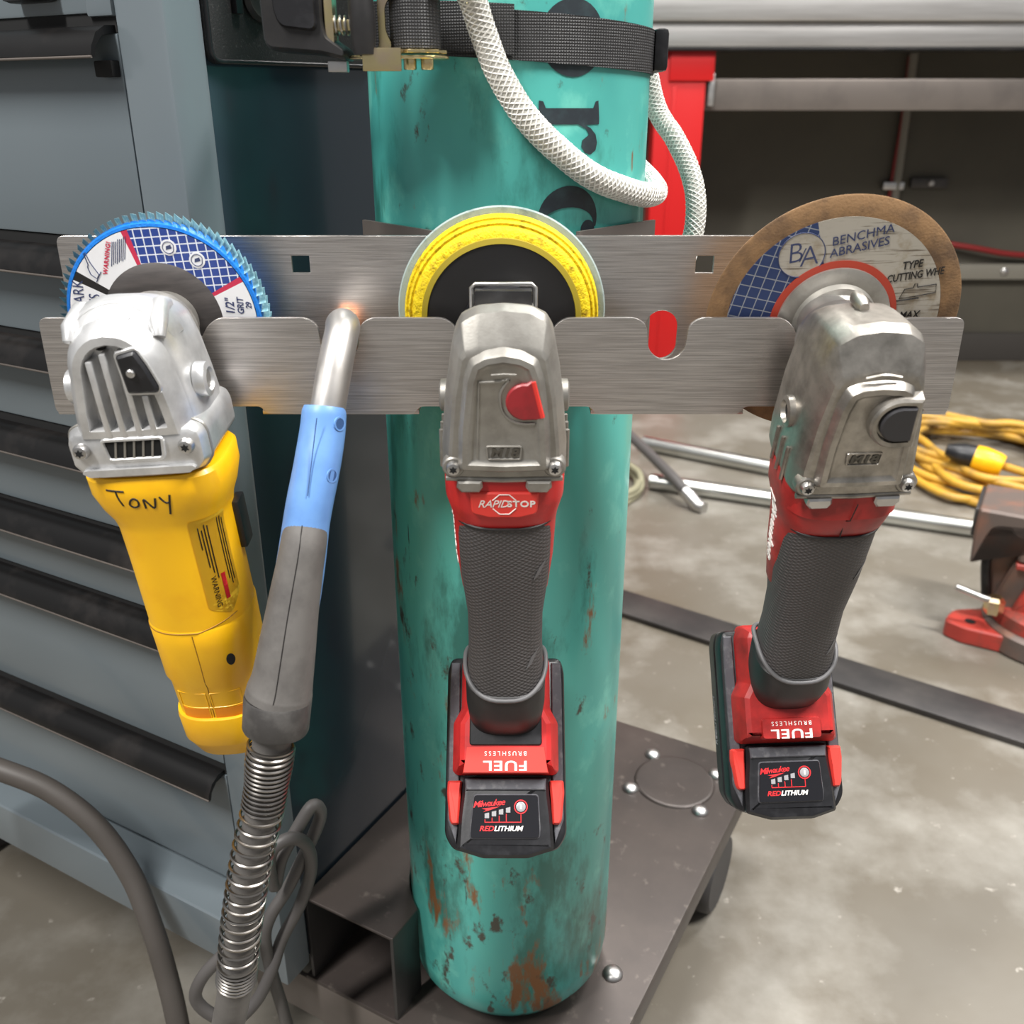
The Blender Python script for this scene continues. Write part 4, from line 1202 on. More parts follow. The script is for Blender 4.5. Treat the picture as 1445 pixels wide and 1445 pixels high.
# vent under the fins, with slats
ob('vent', box(-0.0145, 0.0145, -0.0318, -0.028, -0.0520, -0.0420, 0.001), 'gap_black', cs)
vo = round_outline(mmo([(-15.5, -41.4), (15.5, -41.4), (14.0, -52.6), (-14.0, -52.6)]), 0.002, 3)
ob('vent_rim', tube([(x, -0.0318, z) for (x, z) in vo], 0.0011, 6, True), 'bright_aluminium', cs)
for k in range(5):
    x = -9.5 + 4.7 * k
    ob('vent_slat', xform(box(-0.0006, 0.0006, -0.0322, -0.0300, -0.0048, 0.0048, 0.0003), Matrix.Translation((x * mm, 0, -0.0472)) @ Matrix.Rotation(math.radians(14), 4, 'Y')), 'cast_aluminium', cs)
for s in (-1, 1):
    torx_screw(cs, s * 0.0268, -0.0318, -0.0465, 0.0042)
    em = tube([(s * 0.0185, 0.008, 0.0150), (s * 0.0198, -0.004, 0.0175), (s * 0.0215, -0.0165, 0.0120), (s * 0.0220, -0.0205, 0.0065)], [0.0036, 0.0046, 0.0048, 0.0032], 14)
    ob('ear', em, 'bright_aluminium', cs)
    boss = lathe([(0.0092, -0.003), (0.0090, 0.0028), (0.0062, 0.0036), (0.0050, 0.0010)], 24)
    boss.transform(Matrix.Rotation(-s * PI / 2, 4, 'Z'))
    boss.transform(Matrix.Translation((s * 0.0330, -0.004, -0.022)))
    ob('side_handle_boss', boss, 'bright_aluminium', cs)
    hole = lathe([(0.0048, -0.002), (0.0048, 0.0022)], 20)
    hole.transform(Matrix.Rotation(-s * PI / 2, 4, 'Z'))
    hole.transform(Matrix.Translation((s * 0.0330, -0.004, -0.022)))
    ob('threaded_hole', hole, 'cast_aluminium', cs)
for (r, yy, zt_) in ((0.0275, -0.0150, -0.004), (0.0235, -0.0240, -0.006)):
    pts = [(r * math.cos(math.radians(a)), 0, zt_ + r * 0.98 * math.sin(math.radians(a))) for a in range(15, 166, 10)]
    me = tube(pts, 0.0009, 6)
    ob('arch_ridge', drape(me, [case], -0.0002), 'bright_aluminium', cs)
ar = mmo([(-9, 17.4), (4, 18.0), (4, 19.4), (9.5, 16.6), (4, 14.4), (4, 15.6), (-9, 15.0), (-6.5, 16.3)])
arm_ = tube([(x, 0, z) for (x, z) in ar], 0.00045, 6, True)
ob('arrow_ridge', drape(arm_, [case], 0.0001), 'bright_aluminium', cs)
ob('spindle_collar', xform(lathe([(0.0150, 0.0), (0.0215, 0.004), (0.0220, 0.012), (0.0220, 0.020), (0.0180, 0.022), (0.0170, 0.037)], 40), Matrix.Translation((0, 0.018, -0.008))), 'cast_aluminium', yel)
# yellow body
body = zloft([(-0.0640, 0, 0, 0.0355, 0.0310, 3.4), (-0.0660, 0, 0, 0.0370, 0.0325, 3.4), (-0.0760, 0, 0, 0.0372, 0.0325, 3.2), (-0.0860, 0, 0, 0.0345, 0.0312, 2.9), (-0.0930, 0, 0, 0.0315, 0.0298, 2.6), (-0.0990, 0, 0, 0.0302, 0.0294, 2.5), (-0.1200, 0, 0, 0.0300, 0.0292, 2.4), (-0.1640, 0, 0, 0.0297, 0.0290, 2.4)], 56)
bd = ob('motor_housing', body, 'yellow_plastic', yel)
rear = zloft([(-0.1620, 0, 0, 0.0290, 0.0284, 2.5), (-0.1645, 0, 0, 0.0301, 0.0295, 2.5), (-0.1760, 0, 0, 0.0298, 0.0290, 2.5), (-0.2010, 0, 0, 0.0292, 0.0282, 2.6), (-0.2060, 0, 0, 0.0272, 0.0262, 2.7), (-0.2380, 0, 0, 0.0258, 0.0246, 2.8), (-0.2440, 0, 0, 0.0255, 0.0244, 2.8)], 56)
rh = ob('rear_housing', rear, 'yellow_plastic', yel)
cap = zloft([(-0.2355, 0, 0, 0.0256, 0.0246, 2.7), (-0.2365, 0, 0, 0.0282, 0.0272, 2.6), (-0.2400, 0, 0, 0.0288, 0.0278, 2.6), (-0.2560, 0, 0, 0.0282, 0.0272, 2.6), (-0.2580, 0, 0, 0.0272, 0.0262, 2.6), (-0.2700, 0, 0.002, 0.0235, 0.0225, 2.6), (-0.2730, 0, 0.003, 0.0200, 0.0190, 2.5)], 56)
ob('end_cap', xform(cap, Matrix.Translation((0, 0, 0.006))), 'yellow_plastic', yel)
for x in (-0.0105, 0.0095):
    wi = curve_mesh([round_outline([(x - 0.0082, -0.2225), (x + 0.0082, -0.2225), (x + 0.0082, -0.2350), (x - 0.0082, -0.2350)], 0.001, 2)], 0.0004)
    ob('vent_window', drape(wi, [rear], 0.0002), 'orange_recess', rh)
    fr_ = tube([(px, 0, pz) for (px, pz) in [(x - 0.0086, -0.2350), (x - 0.0086, -0.2105), (x + 0.0086, -0.2105), (x + 0.0086, -0.2350)]], 0.0006, 6)
    ob('window_rib', drape(fr_, [rear], -0.0001), 'yellow_plastic', rh)
ob('window_rib', drape(tube([(-0.0195, 0, -0.2218), (0.0185, 0, -0.2218)], 0.0006, 6), [rear], -0.0001), 'yellow_plastic', rh)
ob('seam', drape(tube(spline([(0.0015, 0, -0.1660), (0.0010, 0, -0.200), (-0.0005, 0, -0.235)], 6), 0.0003, 5), [rear], 0.0), 'seam_ochre', rh)
ob('seam', drape(tube([(x * mm, 0, -0.1642 + 0.0065 * max(0.0, (x - 6) / 22)) for x in range(-28, 29, 3)], 0.0003, 5), [body, rear], 0.0001), 'seam_ochre', rh)
ob('screw_hole', drape(curve_mesh([[(0.0185 + 0.0022 * math.cos(t), -0.1865 + 0.0040 * math.sin(t)) for t in [2 * PI * i / 14 for i in range(14)]]], 0.0003), [rear], 0.0003), 'gap_black', rh)
# sticker and slide switch on the housing flank
st = curve_mesh([round_outline([(0.0, -0.093), (0.021, -0.093), (0.021, -0.146), (0.012, -0.157), (0.0, -0.150)], 0.002, 3)], 0.0002)


def flank(me, off):
    bm = bmesh.new(); bm.from_mesh(me)
    for _ in range(4):
        es = [e for e in bm.edges if e.calc_length() > 0.002]
        if es:
            bmesh.ops.subdivide_edges(bm, edges=es, cuts=1)
            bmesh.ops.triangulate(bm, faces=[f for f in bm.faces if len(f.verts) > 4])
    for v in bm.verts:
        a = math.radians(-62) + (v.co.x) / 0.030
        v.co = Vector((0.05 * math.cos(a), 0.05 * math.sin(a), v.co.z))
    bm.to_mesh(me); bm.free()
    tr = BVHTree.FromPolygons([v.co.copy() for v in body.vertices], [tuple(p.vertices) for p in body.polygons])
    for v in me.vertices:
        d = Vector((-v.co.x, -v.co.y, 0)).normalized()
        h = tr.ray_cast(v.co, d)
        if h[0] is not None:
            v.co = h[0] - d * off
    return me


stk = ob('sticker', flank(st, 0.0002), 'sticker_yellow', bd)
ob('lettering', flank(text('WARNING', 0.0042, 0.0060, -0.140, 0, 0.00005, 0, 0.00002, math.radians(-90)), 0.0005), 'print_black', stk)
for (xx, z0, z1) in ((0.0040, -0.098, -0.112), (0.0056, -0.100, -0.124), (0.0072, -0.097, -0.128), (0.0088, -0.098, -0.132), (0.0150, -0.096, -0.136), (0.0166, -0.096, -0.140), (0.0182, -0.098, -0.138)):
    ob('fine_print', flank(curve_mesh([[(xx, z0), (xx + 0.0006, z0), (xx + 0.0006, z1), (xx, z1)]], 0.0001), 0.0004), 'print_black', stk)
ob('warning_bar', flank(curve_mesh([[(0.0105, -0.130), (0.0130, -0.130), (0.0130, -0.147), (0.0105, -0.147)]], 0.0001), 0.0004), 'print_red', stk)
sw = box(0.0285, 0.0338, 0.002, 0.016, -0.128, -0.098, 0.0015)
ob('slide_switch', sw, 'black_plastic', yel)
# handwriting
strokes = [[(-21, -69.5), (-11.5, -70.5)], [(-16, -70), (-15.5, -74), (-14, -79)],
           [(-9.5, -76), (-7.5, -74.8), (-5.6, -76.2), (-6.0, -79.2), (-8.4, -80.0), (-10.3, -78.4), (-9.5, -76)],
           [(-2.6, -81), (-2.2, -75.5), (1.8, -81), (3.8, -75.0)],
           [(6.0, -74.5), (8.4, -78.0), (10.5, -78.2)], [(11.6, -73.6), (10.4, -79), (9.0, -85.5)]]
for sk in strokes:
    p = spline([(x * mm, 0, z * mm) for (x, z) in sk], 6) if len(sk) > 2 else [Vector((x * mm, 0, z * mm)) for (x, z) in [sk[0], ((sk[0][0] + sk[1][0]) / 2, (sk[0][1] + sk[1][1]) / 2), sk[1]]]
    ob('handwriting', drape(tube(p, 0.00075, 6), [body], -0.0003), 'marker_black', bd)

# ---- flap disc
FR = 0.0590


def F_(me, y=0.0):
    return xform(me, Matrix.Translation((-0.0035, 0.058 + y, -0.009)))


fd = ob('flap_disc', F_(lathe([(0.010, 0.004), (0.0535, 0.0004), (0.0535, 0.003), (0.010, 0.006)], 96)), 'flap_hub', yel)
ob('hub', F_(lathe([(0.012, -0.0035), (0.0250, -0.0030), (0.0330, -0.0006), (0.0345, 0.0010), (0.0300, 0.0020)], 64)), 'flap_hub', fd)
ob('glue_ring', F_(lathe([(0.0520, 0.0012), (0.0527, -0.0004), (0.0542, 0.0000), (0.0552, 0.0020), (0.0552, 0.0060), (0.0520, 0.0065)], 120)), 'flap_glue', fd)
for (a0, a1, mt, nm) in ((-60, 22, 'flap_white', 'label_white'), (22, 25.5, 'print_crimson', 'label_bar'), (25.5, 99.5, 'flap_blue_grid', 'label_grid'), (99.5, 103.5, 'print_crimson', 'label_bar'), (103.5, 143.5, 'flap_white', 'label_white'), (143.5, 149.5, 'print_black', 'label_bar'), (149.5, 240, 'flap_white', 'label_white')):
    ob(nm, F_(curve_mesh([sector(0.0325, 0.0522, a0, a1, max(3, int((a1 - a0) / 3)))], 0.0003), -0.0002), mt, fd)
for (a, r) in ((74, 0.0425), (52, 0.0420)):
    ca, sa = r * math.cos(math.radians(a)), r * math.sin(math.radians(a))
    ob('symbol_disc', F_(curve_mesh([arc(ca, sa, 0.0044, 0, 340, 17)], 0.0002), -0.0005), 'flap_white', fd)
    ob('symbol', F_(tube([(x, 0, z) for (x, z) in arc(ca, sa, 0.0032, 20, 320, 14)], 0.0002, 5, True), -0.0007), 'print_navy', fd)
    ob('symbol', F_(curve_mesh([[(ca - 0.0015, sa - 0.0012), (ca + 0.0018, sa - 0.0006), (ca + 0.0014, sa + 0.0014), (ca - 0.0012, sa + 0.0008)]], 0.0002), -0.0006), 'print_navy', fd)
ob('lettering', F_(text('BENCHMARK', 0.0086, -0.0462, 0.0060, 0, 0.00005, 0, 0, math.radians(80), 1.0, 'CENTER', 0.8), -0.0005), 'print_navy', fd)
ob('lettering', F_(text('ABRASIVES', 0.0086, -0.0382, 0.0020, 0, 0.00005, 0, 0, math.radians(80), 1.0, 'CENTER', 0.8), -0.0005), 'print_navy', fd)
ob('lettering', F_(text('WARNING!', 0.0034, -0.0232, 0.0372, 0, 0.00005, 0, 0.0001, math.radians(70), 1.1), -0.0005), 'print_crimson', fd)
for k in range(8):
    c_k, s_k = math.cos(math.radians(74)), math.sin(math.radians(74))
    x_k, z_k, l_k = -0.0200 + 0.00115 * k, 0.0392 + 0.0004 * k, 0.0068 - 0.0004 * (k % 3)
    ob('fine_print', F_(tube([(x_k - l_k * c_k, 0, z_k - l_k * s_k), (x_k + l_k * c_k, 0, z_k + l_k * s_k)], 0.00022, 4), -0.0004), 'print_navy', fd)
ob('lettering', F_(text('4 1/2"', 0.0068, 0.0385, 0.0040, 0, 0.00005, 0.1, 0.0001, math.radians(84), 0.95, 'CENTER', 0.9), -0.0005), 'print_navy', fd)
ob('lettering', F_(text('GRIT', 0.0050, 0.0446, 0.0062, 0, 0.00005, 0.1, 0.0001, math.radians(84), 0.95, 'CENTER', 0.9), -0.0005), 'print_navy', fd)
ob('lettering', F_(text('29', 0.0044, 0.0492, 0.0062, 0, 0.00005, 0.1, 0.0001, math.radians(84), 0.95, 'CENTER', 0.9), -0.0005), 'print_navy', fd)
gs = [(-0.0345, 0.0290), (-0.0318, 0.0265), (-0.0300, 0.0285), (-0.0330, 0.0350), (-0.0345, 0.0410), (-0.0355, 0.0405), (-0.0345, 0.0345), (-0.0352, 0.0330)]
ob('grinder_symbol', F_(tube([(x, 0, z) for (x, z) in gs], 0.00025, 5, True), -0.0005), 'print_navy', fd)
ob('grinder_symbol', F_(tube([(-0.0325, 0, 0.0245), (-0.0285, 0, 0.0300)], 0.00025, 5), -0.0005), 'print_navy', fd)
# flaps: one leaf, copied round the disc
NF = 76
leaf_v = []
for (x, y, z) in ((0.0500, 0.0015, -0.0030), (FR, 0.0008, -0.0030), (FR - 0.0004, 0.0090, 0.0035), (0.0500, 0.0085, 0.0035)):
    leaf_v.append((x, y, z))
leaf = mesh('flap', leaf_v + [(x, y + 0.0007, z + 0.0003) for (x, y, z) in leaf_v], [(0, 1, 2, 3), (4, 5, 6, 7), (0, 1, 5, 4), (1, 2, 6, 5), (2, 3, 7, 6), (3, 0, 4, 7)], 0)
leaf.materials.append(MATS['flap_cloth'])
for i in range(NF):
    f_ = bpy.data.objects.new('flap', leaf)
    COL.objects.link(f_)
    f_.parent = fd
    f_.matrix_local = Matrix.Translation((-0.0035, 0.0580, -0.009)) @ Matrix.Rotation(-2 * PI * i / NF, 4, 'Y')

# ------------------------------------------------------------------ welding torch hung by its neck
tor = thing('welding_torch', 'blue and grey welding torch with curved metal neck and steel spring strain relief', 'welding torch', (0, 0, 0))
n0 = [Vector((-0.0985, 0.5625, 0.7275)), Vector((-0.0980, 0.552, 0.7315)), Vector((-0.0975, 0.540, 0.7340)), at(484, 462, 0.520), at(476, 500, 0.506), at(467, 550, 0.495), at(459, 600, 0.487)]
ob('nozzle', tube([n0[0] + Vector((0, 0.030, -0.012)), n0[0], n0[1]], [0.0075, 0.0085, 0.0088], 24), 'copper', tor)
ob('neck', tube(spline(n0[1:], 6), [0.0092] + [0.0094] * 30, 28), 'neck_metal', tor)
bp_ = spline([at(458, 574, 0.490), at(455, 610, 0.485), at(447, 660, 0.476), at(438, 705, 0.469), at(432, 740, 0.465), at(424, 800, 0.458)], 6)
nb_ = len(bp_)
bl = tube(bp_, [0.0108 if i == 0 else 0.0117 if i < 2 else (0.0118 + 0.0006 * min(1, i / 10)) if i < 20 else 0.0124 for i in range(nb_)], 36)
bs = ob('blue_shell', bl, 'blue_plastic', tor)
bp2 = spline([at(432, 740, 0.465), at(424, 800, 0.4605), at(414, 860, 0.4565), at(405, 915, 0.452)], 6)
ob('blue_flank', tube(bp2, [0.0124 + 0.0012 * min(1.0, i / 10) - 0.004 * max(0, (i - 12) / 6) for i in range(len(bp2))], 36), 'blue_plastic', bs)
gk = [(715, 434.5, 0.4690, 0.0112), (728, 433.5, 0.4670, 0.0117), (745, 431.5, 0.4638, 0.0119), (770, 428, 0.4590, 0.0122), (800, 423, 0.4560, 0.0126), (860, 413, 0.4505, 0.0140), (915, 405, 0.4460, 0.0156), (955, 399, 0.4430, 0.0167), (974, 395, 0.4418, 0.0181), (985, 392.5, 0.4410, 0.0183)]
gpth = spline([at(x, y, Y) for (y, x, Y, r) in gk], 6)
rad = []
for i in range(len(gpth)):
    k, t = min(i // 6, len(gk) - 2), (i - 6 * min(i // 6, len(gk) - 2)) / 6
    rad.append(gk[k][3] * (1 - t) + gk[k + 1][3] * t)
gr_m = tube(gpth, rad, 40)
gr_ = ob('grip', gr_m, 'torch_grip', tor)
ob('seam', tube(spline([at(447, 590, 0.4720), at(441, 640, 0.4660), at(434, 700, 0.4575)], 6), 0.0003, 5), 'blue_dark', bs)
sm = []
for i in range(12, len(gpth) - 6, 3):
    d_ = (gpth[i + 1] - gpth[i - 1]).normalized()
    n_ = (Vector((0, -1, 0)) - d_ * Vector((0, -1, 0)).dot(d_)).normalized()
    sm.append(gpth[i] + n_ * (rad[i] + 0.0000))
ob('seam', tube(sm, 0.0003, 5), 'print_black', gr_)
for i in (4, 13):
    ax = (bp_[i + 1] - bp_[i - 1]).normalized()
    n_ = Vector((0.80, -0.60, 0))
    n_ = (n_ - ax * n_.dot(ax)).normalized()
    for (nm, r0, r1, mt, h) in (('screw_rim', 0.0030, 0.0040, 'blue_plastic', 0.0004), ('screw_hole', 0.0, 0.0030, 'blue_dark', 0.0002)):
        h_ = lathe([(r0, 0.002), (r1, 0.002), (r1 * 0.97, -h), (r0, -h)] if r0 else [(r1, 0.002), (r1, -h)], 20, caps=not r0)
        q = n_.to_track_quat('Y', 'Z').to_matrix().to_4x4() @ Matrix.Rotation(PI, 4, 'X')
        h_.transform(Matrix.Translation(bp_[i] + n_ * 0.0121) @ q)
        ob(nm, h_, mt, bs)
c0_, c1_ = at(392.5, 982, 0.441), at(389, 1028, 0.4385)
ob('collar', tube([c0_, c0_.lerp(c1_, 0.06), c0_.lerp(c1_, 0.94), c1_], [0.0181, 0.0186, 0.0183, 0.0178], 40), 'torch_collar', tor)
sp_ = spline([at(388.5, 1026, 0.4385), at(383, 1052, 0.437), at(377, 1100, 0.435), at(371, 1140, 0.433), at(357, 1200, 0.430), at(347, 1260, 0.428), at(339, 1320, 0.427), at(333, 1385, 0.427), at(322, 1445, 0.432), at(305, 1520, 0.445), at(280, 1640, 0.47)], 10)
nn = len(sp_)
ob('cable', tube(sp_, [0.0108 if i < 22 else 0.0094 if i < 66 else 0.0106 for i in range(nn)], 24), 'torch_grip', tor)
# spring wire, coils close at both ends and open between
fr = frames(sp_)
i0, i1 = 9, 70
wire = []
phase = 0.0
steps = 1500
prev = None
for k in range(steps + 1):
    u = i0 + (i1 - i0) * k / steps
    j = min(int(u), nn - 2)
    t = u - j
    p = sp_[j].lerp(sp_[j + 1], t)
    if prev is not None:
        frac = k / steps
        pitch = 0.0030 if frac < 0.34 else (0.0070 if frac < 0.93 else 0.0027)
        if frac < 0.12:
            pitch = 0.0034
        phase += 2 * PI * (p - prev).length / pitch
    prev = p
    frac = k / steps
    R = 0.0128 if frac < 0.1 else (0.0128 - 0.0010 * min(1, (frac - 0.1) / 0.1) if frac < 0.34 else 0.0118)
    N, B = fr[j][1].lerp(fr[j + 1][1], t), fr[j][2].lerp(fr[j + 1][2], t)
    wire.append(p + N * R * math.cos(phase) + B * R * math.sin(phase))
ob('spring', tube(wire, 0.00092, 6), 'spring_steel', tor)

# ------------------------------------------------------------------ cables
cp = spline([at(-140, 1062, 0.66), at(-60, 1068, 0.655), at(0, 1086, 0.65), at(70, 1115, 0.645), at(135, 1165, 0.635), at(185, 1235, 0.62), at(215, 1310, 0.60), at(236, 1380, 0.585), at(252, 1450, 0.57), at(270, 1560, 0.55)], 8)
ob_c = ob('power_cable', tube(cp, 0.0092, 20), 'cable_brown')
tag(ob_c, 'thick brown-grey cable arching in front of the cabinet base ledge', 'cable')
pts = [(412, 1470, .56), (398, 1420, .56), (383, 1370, .56), (374, 1322, .558), (383, 1290, .562), (405, 1255, .57), (430, 1205, .578), (452, 1152, .583), (441, 1137, .578), (418, 1172, .57), (397, 1212, .562), (388, 1250, .556), (380, 1225, .550), (385, 1198, .550), (410, 1183, .556), (432, 1192, .566), (439, 1225, .574), (424, 1275, .572), (398, 1325, .566), (383, 1370, .556), (362, 1412, .548), (330, 1440, .542), (296, 1430, .538), (276, 1408, .536), (285, 1380, .536), (312, 1350, .540), (345, 1320, .545)]
lp = spline([at(x, y, Y - 0.004) for (x, y, Y) in pts], 8)
tag(ob('looped_cable', tube(lp, 0.0050, 14), 'cable_grey'), 'thin grey cable gathered in loops beside the cabinet corner behind the spring', 'cable')

# ------------------------------------------------------------------ workshop behind
tbl = thing('welding_table', 'large steel-topped welding table with red legs against the back wall', 'table', (0.3, 2.9, 0))


def Tb(me):
    return xform(me, Matrix.Translation((-0.3, -2.9, 0)))


ob('top_slab', Tb(box(0.05, 3.2, 2.88, 3.38, 1.062, 1.145, 0.006)), 'table_steel', tbl)
ob('apron', Tb(box(0.07, 3.2, 2.90, 2.93, 1.000, 1.060, 0.004)), 'table_steel', tbl)
ob('apron_lip', Tb(box(0.07, 3.2, 2.892, 2.94, 0.990, 0.999, 0.002)), 'black_paint', tbl)
lg = ob('leg', Tb(box(0.405, 0.545, 2.92, 3.02, 0.01, 1.0, 0.004)), 'table_red', tbl)
ob('leg_groove', Tb(box(0.452, 0.462, 2.917, 2.925, 0.08, 0.9, 0.001)), 'table_red', lg)
ob('foot', Tb(box(0.39, 0.56, 2.91, 3.03, 0.0, 0.012, 0.003)), 'hot_rolled_steel', lg)
ob('corner_plate', Tb(box(0.44, 0.565, 2.912, 2.922, 0.915, 1.0, 0.003)), 'table_red', lg)
ob('leg', Tb(box(2.9, 3.04, 2.92, 3.02, 0.0, 1.0, 0.004)), 'table_red', tbl)
ob('hinge', Tb(box(0.556, 0.572, 2.93, 2.98, 0.85, 0.935, 0.002)), 'steel', tbl)
ob('stretcher', Tb(box(0.54, 2.95, 2.95, 3.03, 0.838, 0.922, 0.006)), 'beam_steel', tbl)

cd = thing('wall_conduit', 'grey conduit pipe running up the dark back wall beside a red wire', 'conduit', (1.3, 3.39, 0))
a, b = at(1290, 75, 3.38), at(1262, 290, 3.38)
off = Vector((-1.3, -3.39, 0))
ob('pipe', tube([a + off, b + off + Vector((0, 0, -0.05))], 0.014, 14), 'conduit', cd)
ob('strap_clamp', xform(box(-0.05, 0.02, -0.018, 0.008, -0.012, 0.012, 0.003), Matrix.Translation(at(1265, 262, 3.385) + off)), 'steel', cd)
wr = [at(1284, 80, 3.385), at(1273, 170, 3.38), at(1256, 270, 3.385), at(1250, 330, 3.39)]
tag(ob('red_wire', tube(spline(wr, 6), 0.006, 8), 'wire_red'), 'thin dark red wire running down the back wall next to the conduit', 'wire')
cl = thing('wall_clip', 'small steel clip bracket screwed to the dark wall under the table', 'bracket', at(1310, 258, 3.39))
ob('plate', box(-0.062, 0.062, -0.012, 0.006, -0.016, 0.016, 0.003), 'hot_rolled_steel', cl)
ob('bolt', xform(lathe([(0.010, 0.0), (0.010, -0.016), (0.006, -0.020)], 14), Matrix.Translation((0.004, -0.004, 0))), 'steel', cl)
rl = thing('wall_rail', 'pale metal rail along the lower back wall with a round bolt', 'rail', at(1400, 383, 3.38))
ob('bar', box(-0.35, 0.6, -0.015, 0.02, -0.026, 0.026, 0.004), 'conduit', rl)
ob('bolt', xform(lathe([(0.013, 0.0), (0.013, -0.006), (0.007, -0.010)], 16), Matrix.Translation((0.035, -0.014, 0.002))), 'steel', rl)
tag(ob('red_hose', tube(spline([at(1330, 343, 3.37), at(1375, 350, 3.36), at(1420, 358, 3.36), at(1480, 362, 3.36)], 6), 0.010, 10), 'wire_red'), 'dark red hose lying on the pale rail of the back wall', 'hose')

for (p0, p1, r, lab, bands) in (((908, 625), (1240, 690), 0.019, 'shorter galvanised pipe lying on the floor toward the back wall', 0), ((918, 679), (1420, 752), 0.019, 'long steel pipe on the floor running up to the red vise', 1)):
    A, B = at_z(*p0, r), at_z(*p1, r)
    A.z = B.z = r
    d = (B - A).normalized()
    pt = thing('steel_pipe', lab, 'pipe', A, None, 'pipes lying on the workshop floor')
    ob('tube_wall', tube([Vector((0, 0, 0)), B - A], r, 24), 'galvanised_pipe', pt)
    ob('pipe_end', tube([d * -0.002, d * 0.004], r * 0.82, 20), 'gap_black', pt)
    ob('coupling', tube([d * 0.004, d * 0.035], r * 1.03, 24), 'galvanised_pipe', pt)

# flat steel bar on the floor
fb_ = [at_z(800, 808, 0), at_z(1500, 1024, 0), at_z(1500, 1084, 0), at_z(800, 852, 0)]
A, B = (fb_[0] + fb_[3]) / 2, (fb_[1] + fb_[2]) / 2
d = (B - A).normalized()
n = Vector((-d.y, d.x, 0))
Lb = (B - A).length
bar = box(0, Lb, -0.040, 0.040, 0.0, 0.010, 0.0015)
bo = ob('flat_bar', bar, 'hot_rolled_steel')
bo.location = (A.x, A.y, 0)
bo.rotation_euler = (0, 0, math.atan2(d.y, d.x))
tag(bo, 'long dark flat steel bar lying across the concrete floor', 'steel bar')

# air hose coil and chuck
hc = []
c_ = at_z(826, 690, 0)
for i in range(60):
    a = 2 * PI * i / 20
    hc.append(Vector((c_.x + (0.125 + 0.010 * math.sin(i)) * math.cos(a), c_.y + 0.15 * math.sin(a) + 0.01 * (i // 20), 0.010 + 0.010 * (i // 20) + 0.004 * math.sin(2 * a))))
hc_o = ob('hose_coil', tube(spline(hc, 4), 0.0085, 10), 'hose_olive')
tag(hc_o, 'olive hose coiled on the floor behind the teal cylinder', 'hose')
ac = thing('air_chuck', 'grey air lance with a bright metal tip lying over the pipes', 'air tool', at_z(985, 714, 0.012))
tip = ac.location.copy()
p_ = [at_z(880, 606, 0.085), at_z(912, 636, 0.072), at_z(945, 669, 0.059), at_z(966, 692, 0.042)]
ob('tube_body', tube([q - tip for q in spline(p_, 5)], 0.0125, 14), 'cable_grey', ac)
e = at_z(963, 689, 0.043) - tip
ob('metal_tip', tube([e, e * 0.55, Vector((0, 0, 0)), Vector((0.012, -0.012, -0.001))], [0.0145, 0.0165, 0.016, 0.0145], 16), 'steel', ac)

# extension cord
ec = thing('extension_cord', 'yellow extension cord coiled on the floor with black and yellow connector', 'extension cord', at_z(1400, 668, 0))
cpts = []
rnd = random.Random(3)
N = 8 * 14
for i in range(N):
    k = i // 14
    a = 2 * PI * (i % 14) / 14 + 0.3 * k
    rx, ry = 0.25 + rnd.uniform(-0.035, 0.035) - 0.008 * k, 0.275 + rnd.uniform(-0.05, 0.05) - 0.008 * k
    cpts.append(Vector((rx * math.cos(a), 0.02 + ry * math.sin(a), 0.011 + 0.0085 * k + rnd.uniform(-0.002, 0.004))))
ob('cord', tube(spline(cpts, 5), 0.0098, 10), 'cord_yellow', ec)
q0, q1, q2 = at_z(1335, 634, 0.10), at_z(1375, 645, 0.09), at_z(1415, 658, 0.08)
L_ = ec.location
ob('connector', tube([q0 - L_, q0.lerp(q1, 0.25) - L_, q0.lerp(q1, 0.6) - L_, q1 - L_], [0.013, 0.020, 0.027, 0.027], 18), 'black_plastic', ec)
ob('connector_cap', tube([q1 - L_, q1.lerp(q2, 0.3) - L_, q1.lerp(q2, 0.8) - L_, q2 - L_], [0.029, 0.031, 0.028, 0.024], 18), 'yellow_plastic', ec)

# bench vise on the floor
vt = at_z(1335, 866, 0.03)
vs = thing('bench_vise', 'old red bench vise with worn grey jaws standing on the floor', 'vise', (vt.x + 0.1705, vt.y - 0.0407, 0), (0, 0, math.radians(-30)))


def V_(pts):
    return [(x - 0.208, z) for (x, z) in pts]


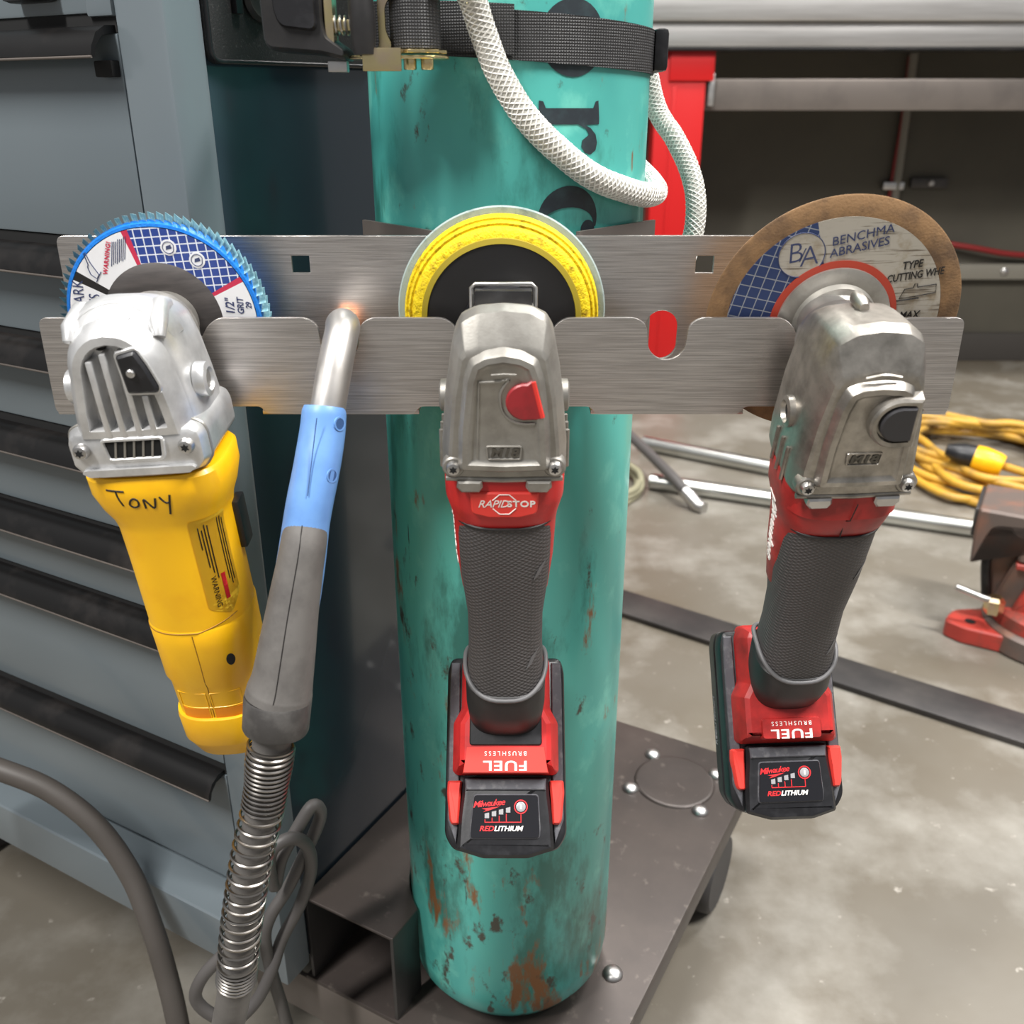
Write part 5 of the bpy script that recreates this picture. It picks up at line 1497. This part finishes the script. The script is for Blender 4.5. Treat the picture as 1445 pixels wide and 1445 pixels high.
ob('base', lathe_z([(0.100, 0.0), (0.118, 0.004), (0.116, 0.034), (0.108, 0.040), (0.02, 0.042)], 48), 'vise_iron', vs)
ob('base_ring', lathe_z([(0.100, 0.038), (0.106, 0.041), (0.105, 0.062), (0.094, 0.069), (0.02, 0.07)], 48), 'vise_red', vs)
lug = round_outline([(-0.168, -0.075), (-0.160, -0.030), (-0.09, 0.02), (-0.05, 0.0), (-0.06, -0.09), (-0.135, -0.090)], 0.010, 4)
lm = plate(lug, 0.0, 0.032, 0.003)
lm.transform(Matrix(((1, 0, 0, 0), (0, 0, 1, 0), (0, 1, 0, 0), (0, 0, 0, 1))))
lgo = ob('mounting_lug', lm, 'vise_red', vs)
ob('lug_hole', xform(lathe_z([(0.009, 0.0315), (0.009, 0.0324)], 18), Matrix.Translation((-0.128, -0.062, 0))), 'gap_black', lgo)
bodyo = ri(V_([(0.092, 0.062), (0.084, 0.110), (0.096, 0.190), (0.125, 0.205), (0.26, 0.205), (0.26, 0.062)]), 0, 0.008)
ob('body', plate(bodyo, -0.030, 0.060, 0.005), 'vise_iron', vs)
gus = ri(V_([(0.100, 0.064), (0.150, 0.064), (0.175, 0.165), (0.135, 0.185)]), 0, 0.006)
ob('gusset', plate(gus, -0.052, -0.025, 0.004), 'vise_iron', vs)
ribo = ri(V_([(0.135, 0.064), (0.185, 0.064), (0.215, 0.150), (0.160, 0.150)]), 0, 0.004)
ob('red_rib', plate(ribo, -0.062, -0.035, 0.003), 'vise_red', vs)
jawo = ri(V_([(0.058, 0.242), (0.30, 0.242), (0.30, 0.165), (0.150, 0.158), (0.130, 0.160), (0.128, 0.195), (0.118, 0.206), (0.102, 0.216), (0.086, 0.212), (0.078, 0.192), (0.076, 0.150), (0.060, 0.142), (0.057, 0.200)]), 0, 0.005)
jw = ob('jaw', plate(jawo, -0.070, 0.060, 0.004), 'vise_iron', vs)
ob('red_band', plate(V_([(0.128, 0.158), (0.30, 0.164), (0.30, 0.150), (0.130, 0.148)]), -0.072, 0.05, 0.002), 'vise_red', jw)
ob('jaw_face', box(-0.208 + 0.052, -0.208 + 0.058, -0.064, 0.056, 0.190, 0.238, 0.002), 'hot_rolled_steel', jw)
ob('slide', tube(spline([(-0.118, -0.04, 0.190), (-0.124, -0.050, 0.145), (-0.114, -0.050, 0.085)], 5), 0.008, 10), 'black_paint', vs)
ob('lock_nut', xform(lathe_z([(0.014, 0.066), (0.016, 0.072), (0.016, 0.090), (0.011, 0.096)], 6, 20), Matrix.Translation((-0.098, -0.078, 0))), 'zinc_gold', vs)
ob('lock_handle', tube([(-0.094, -0.080, 0.088), (-0.114, -0.086, 0.092), (-0.160, -0.090, 0.104)], 0.0055, 12), 'steel', vs)
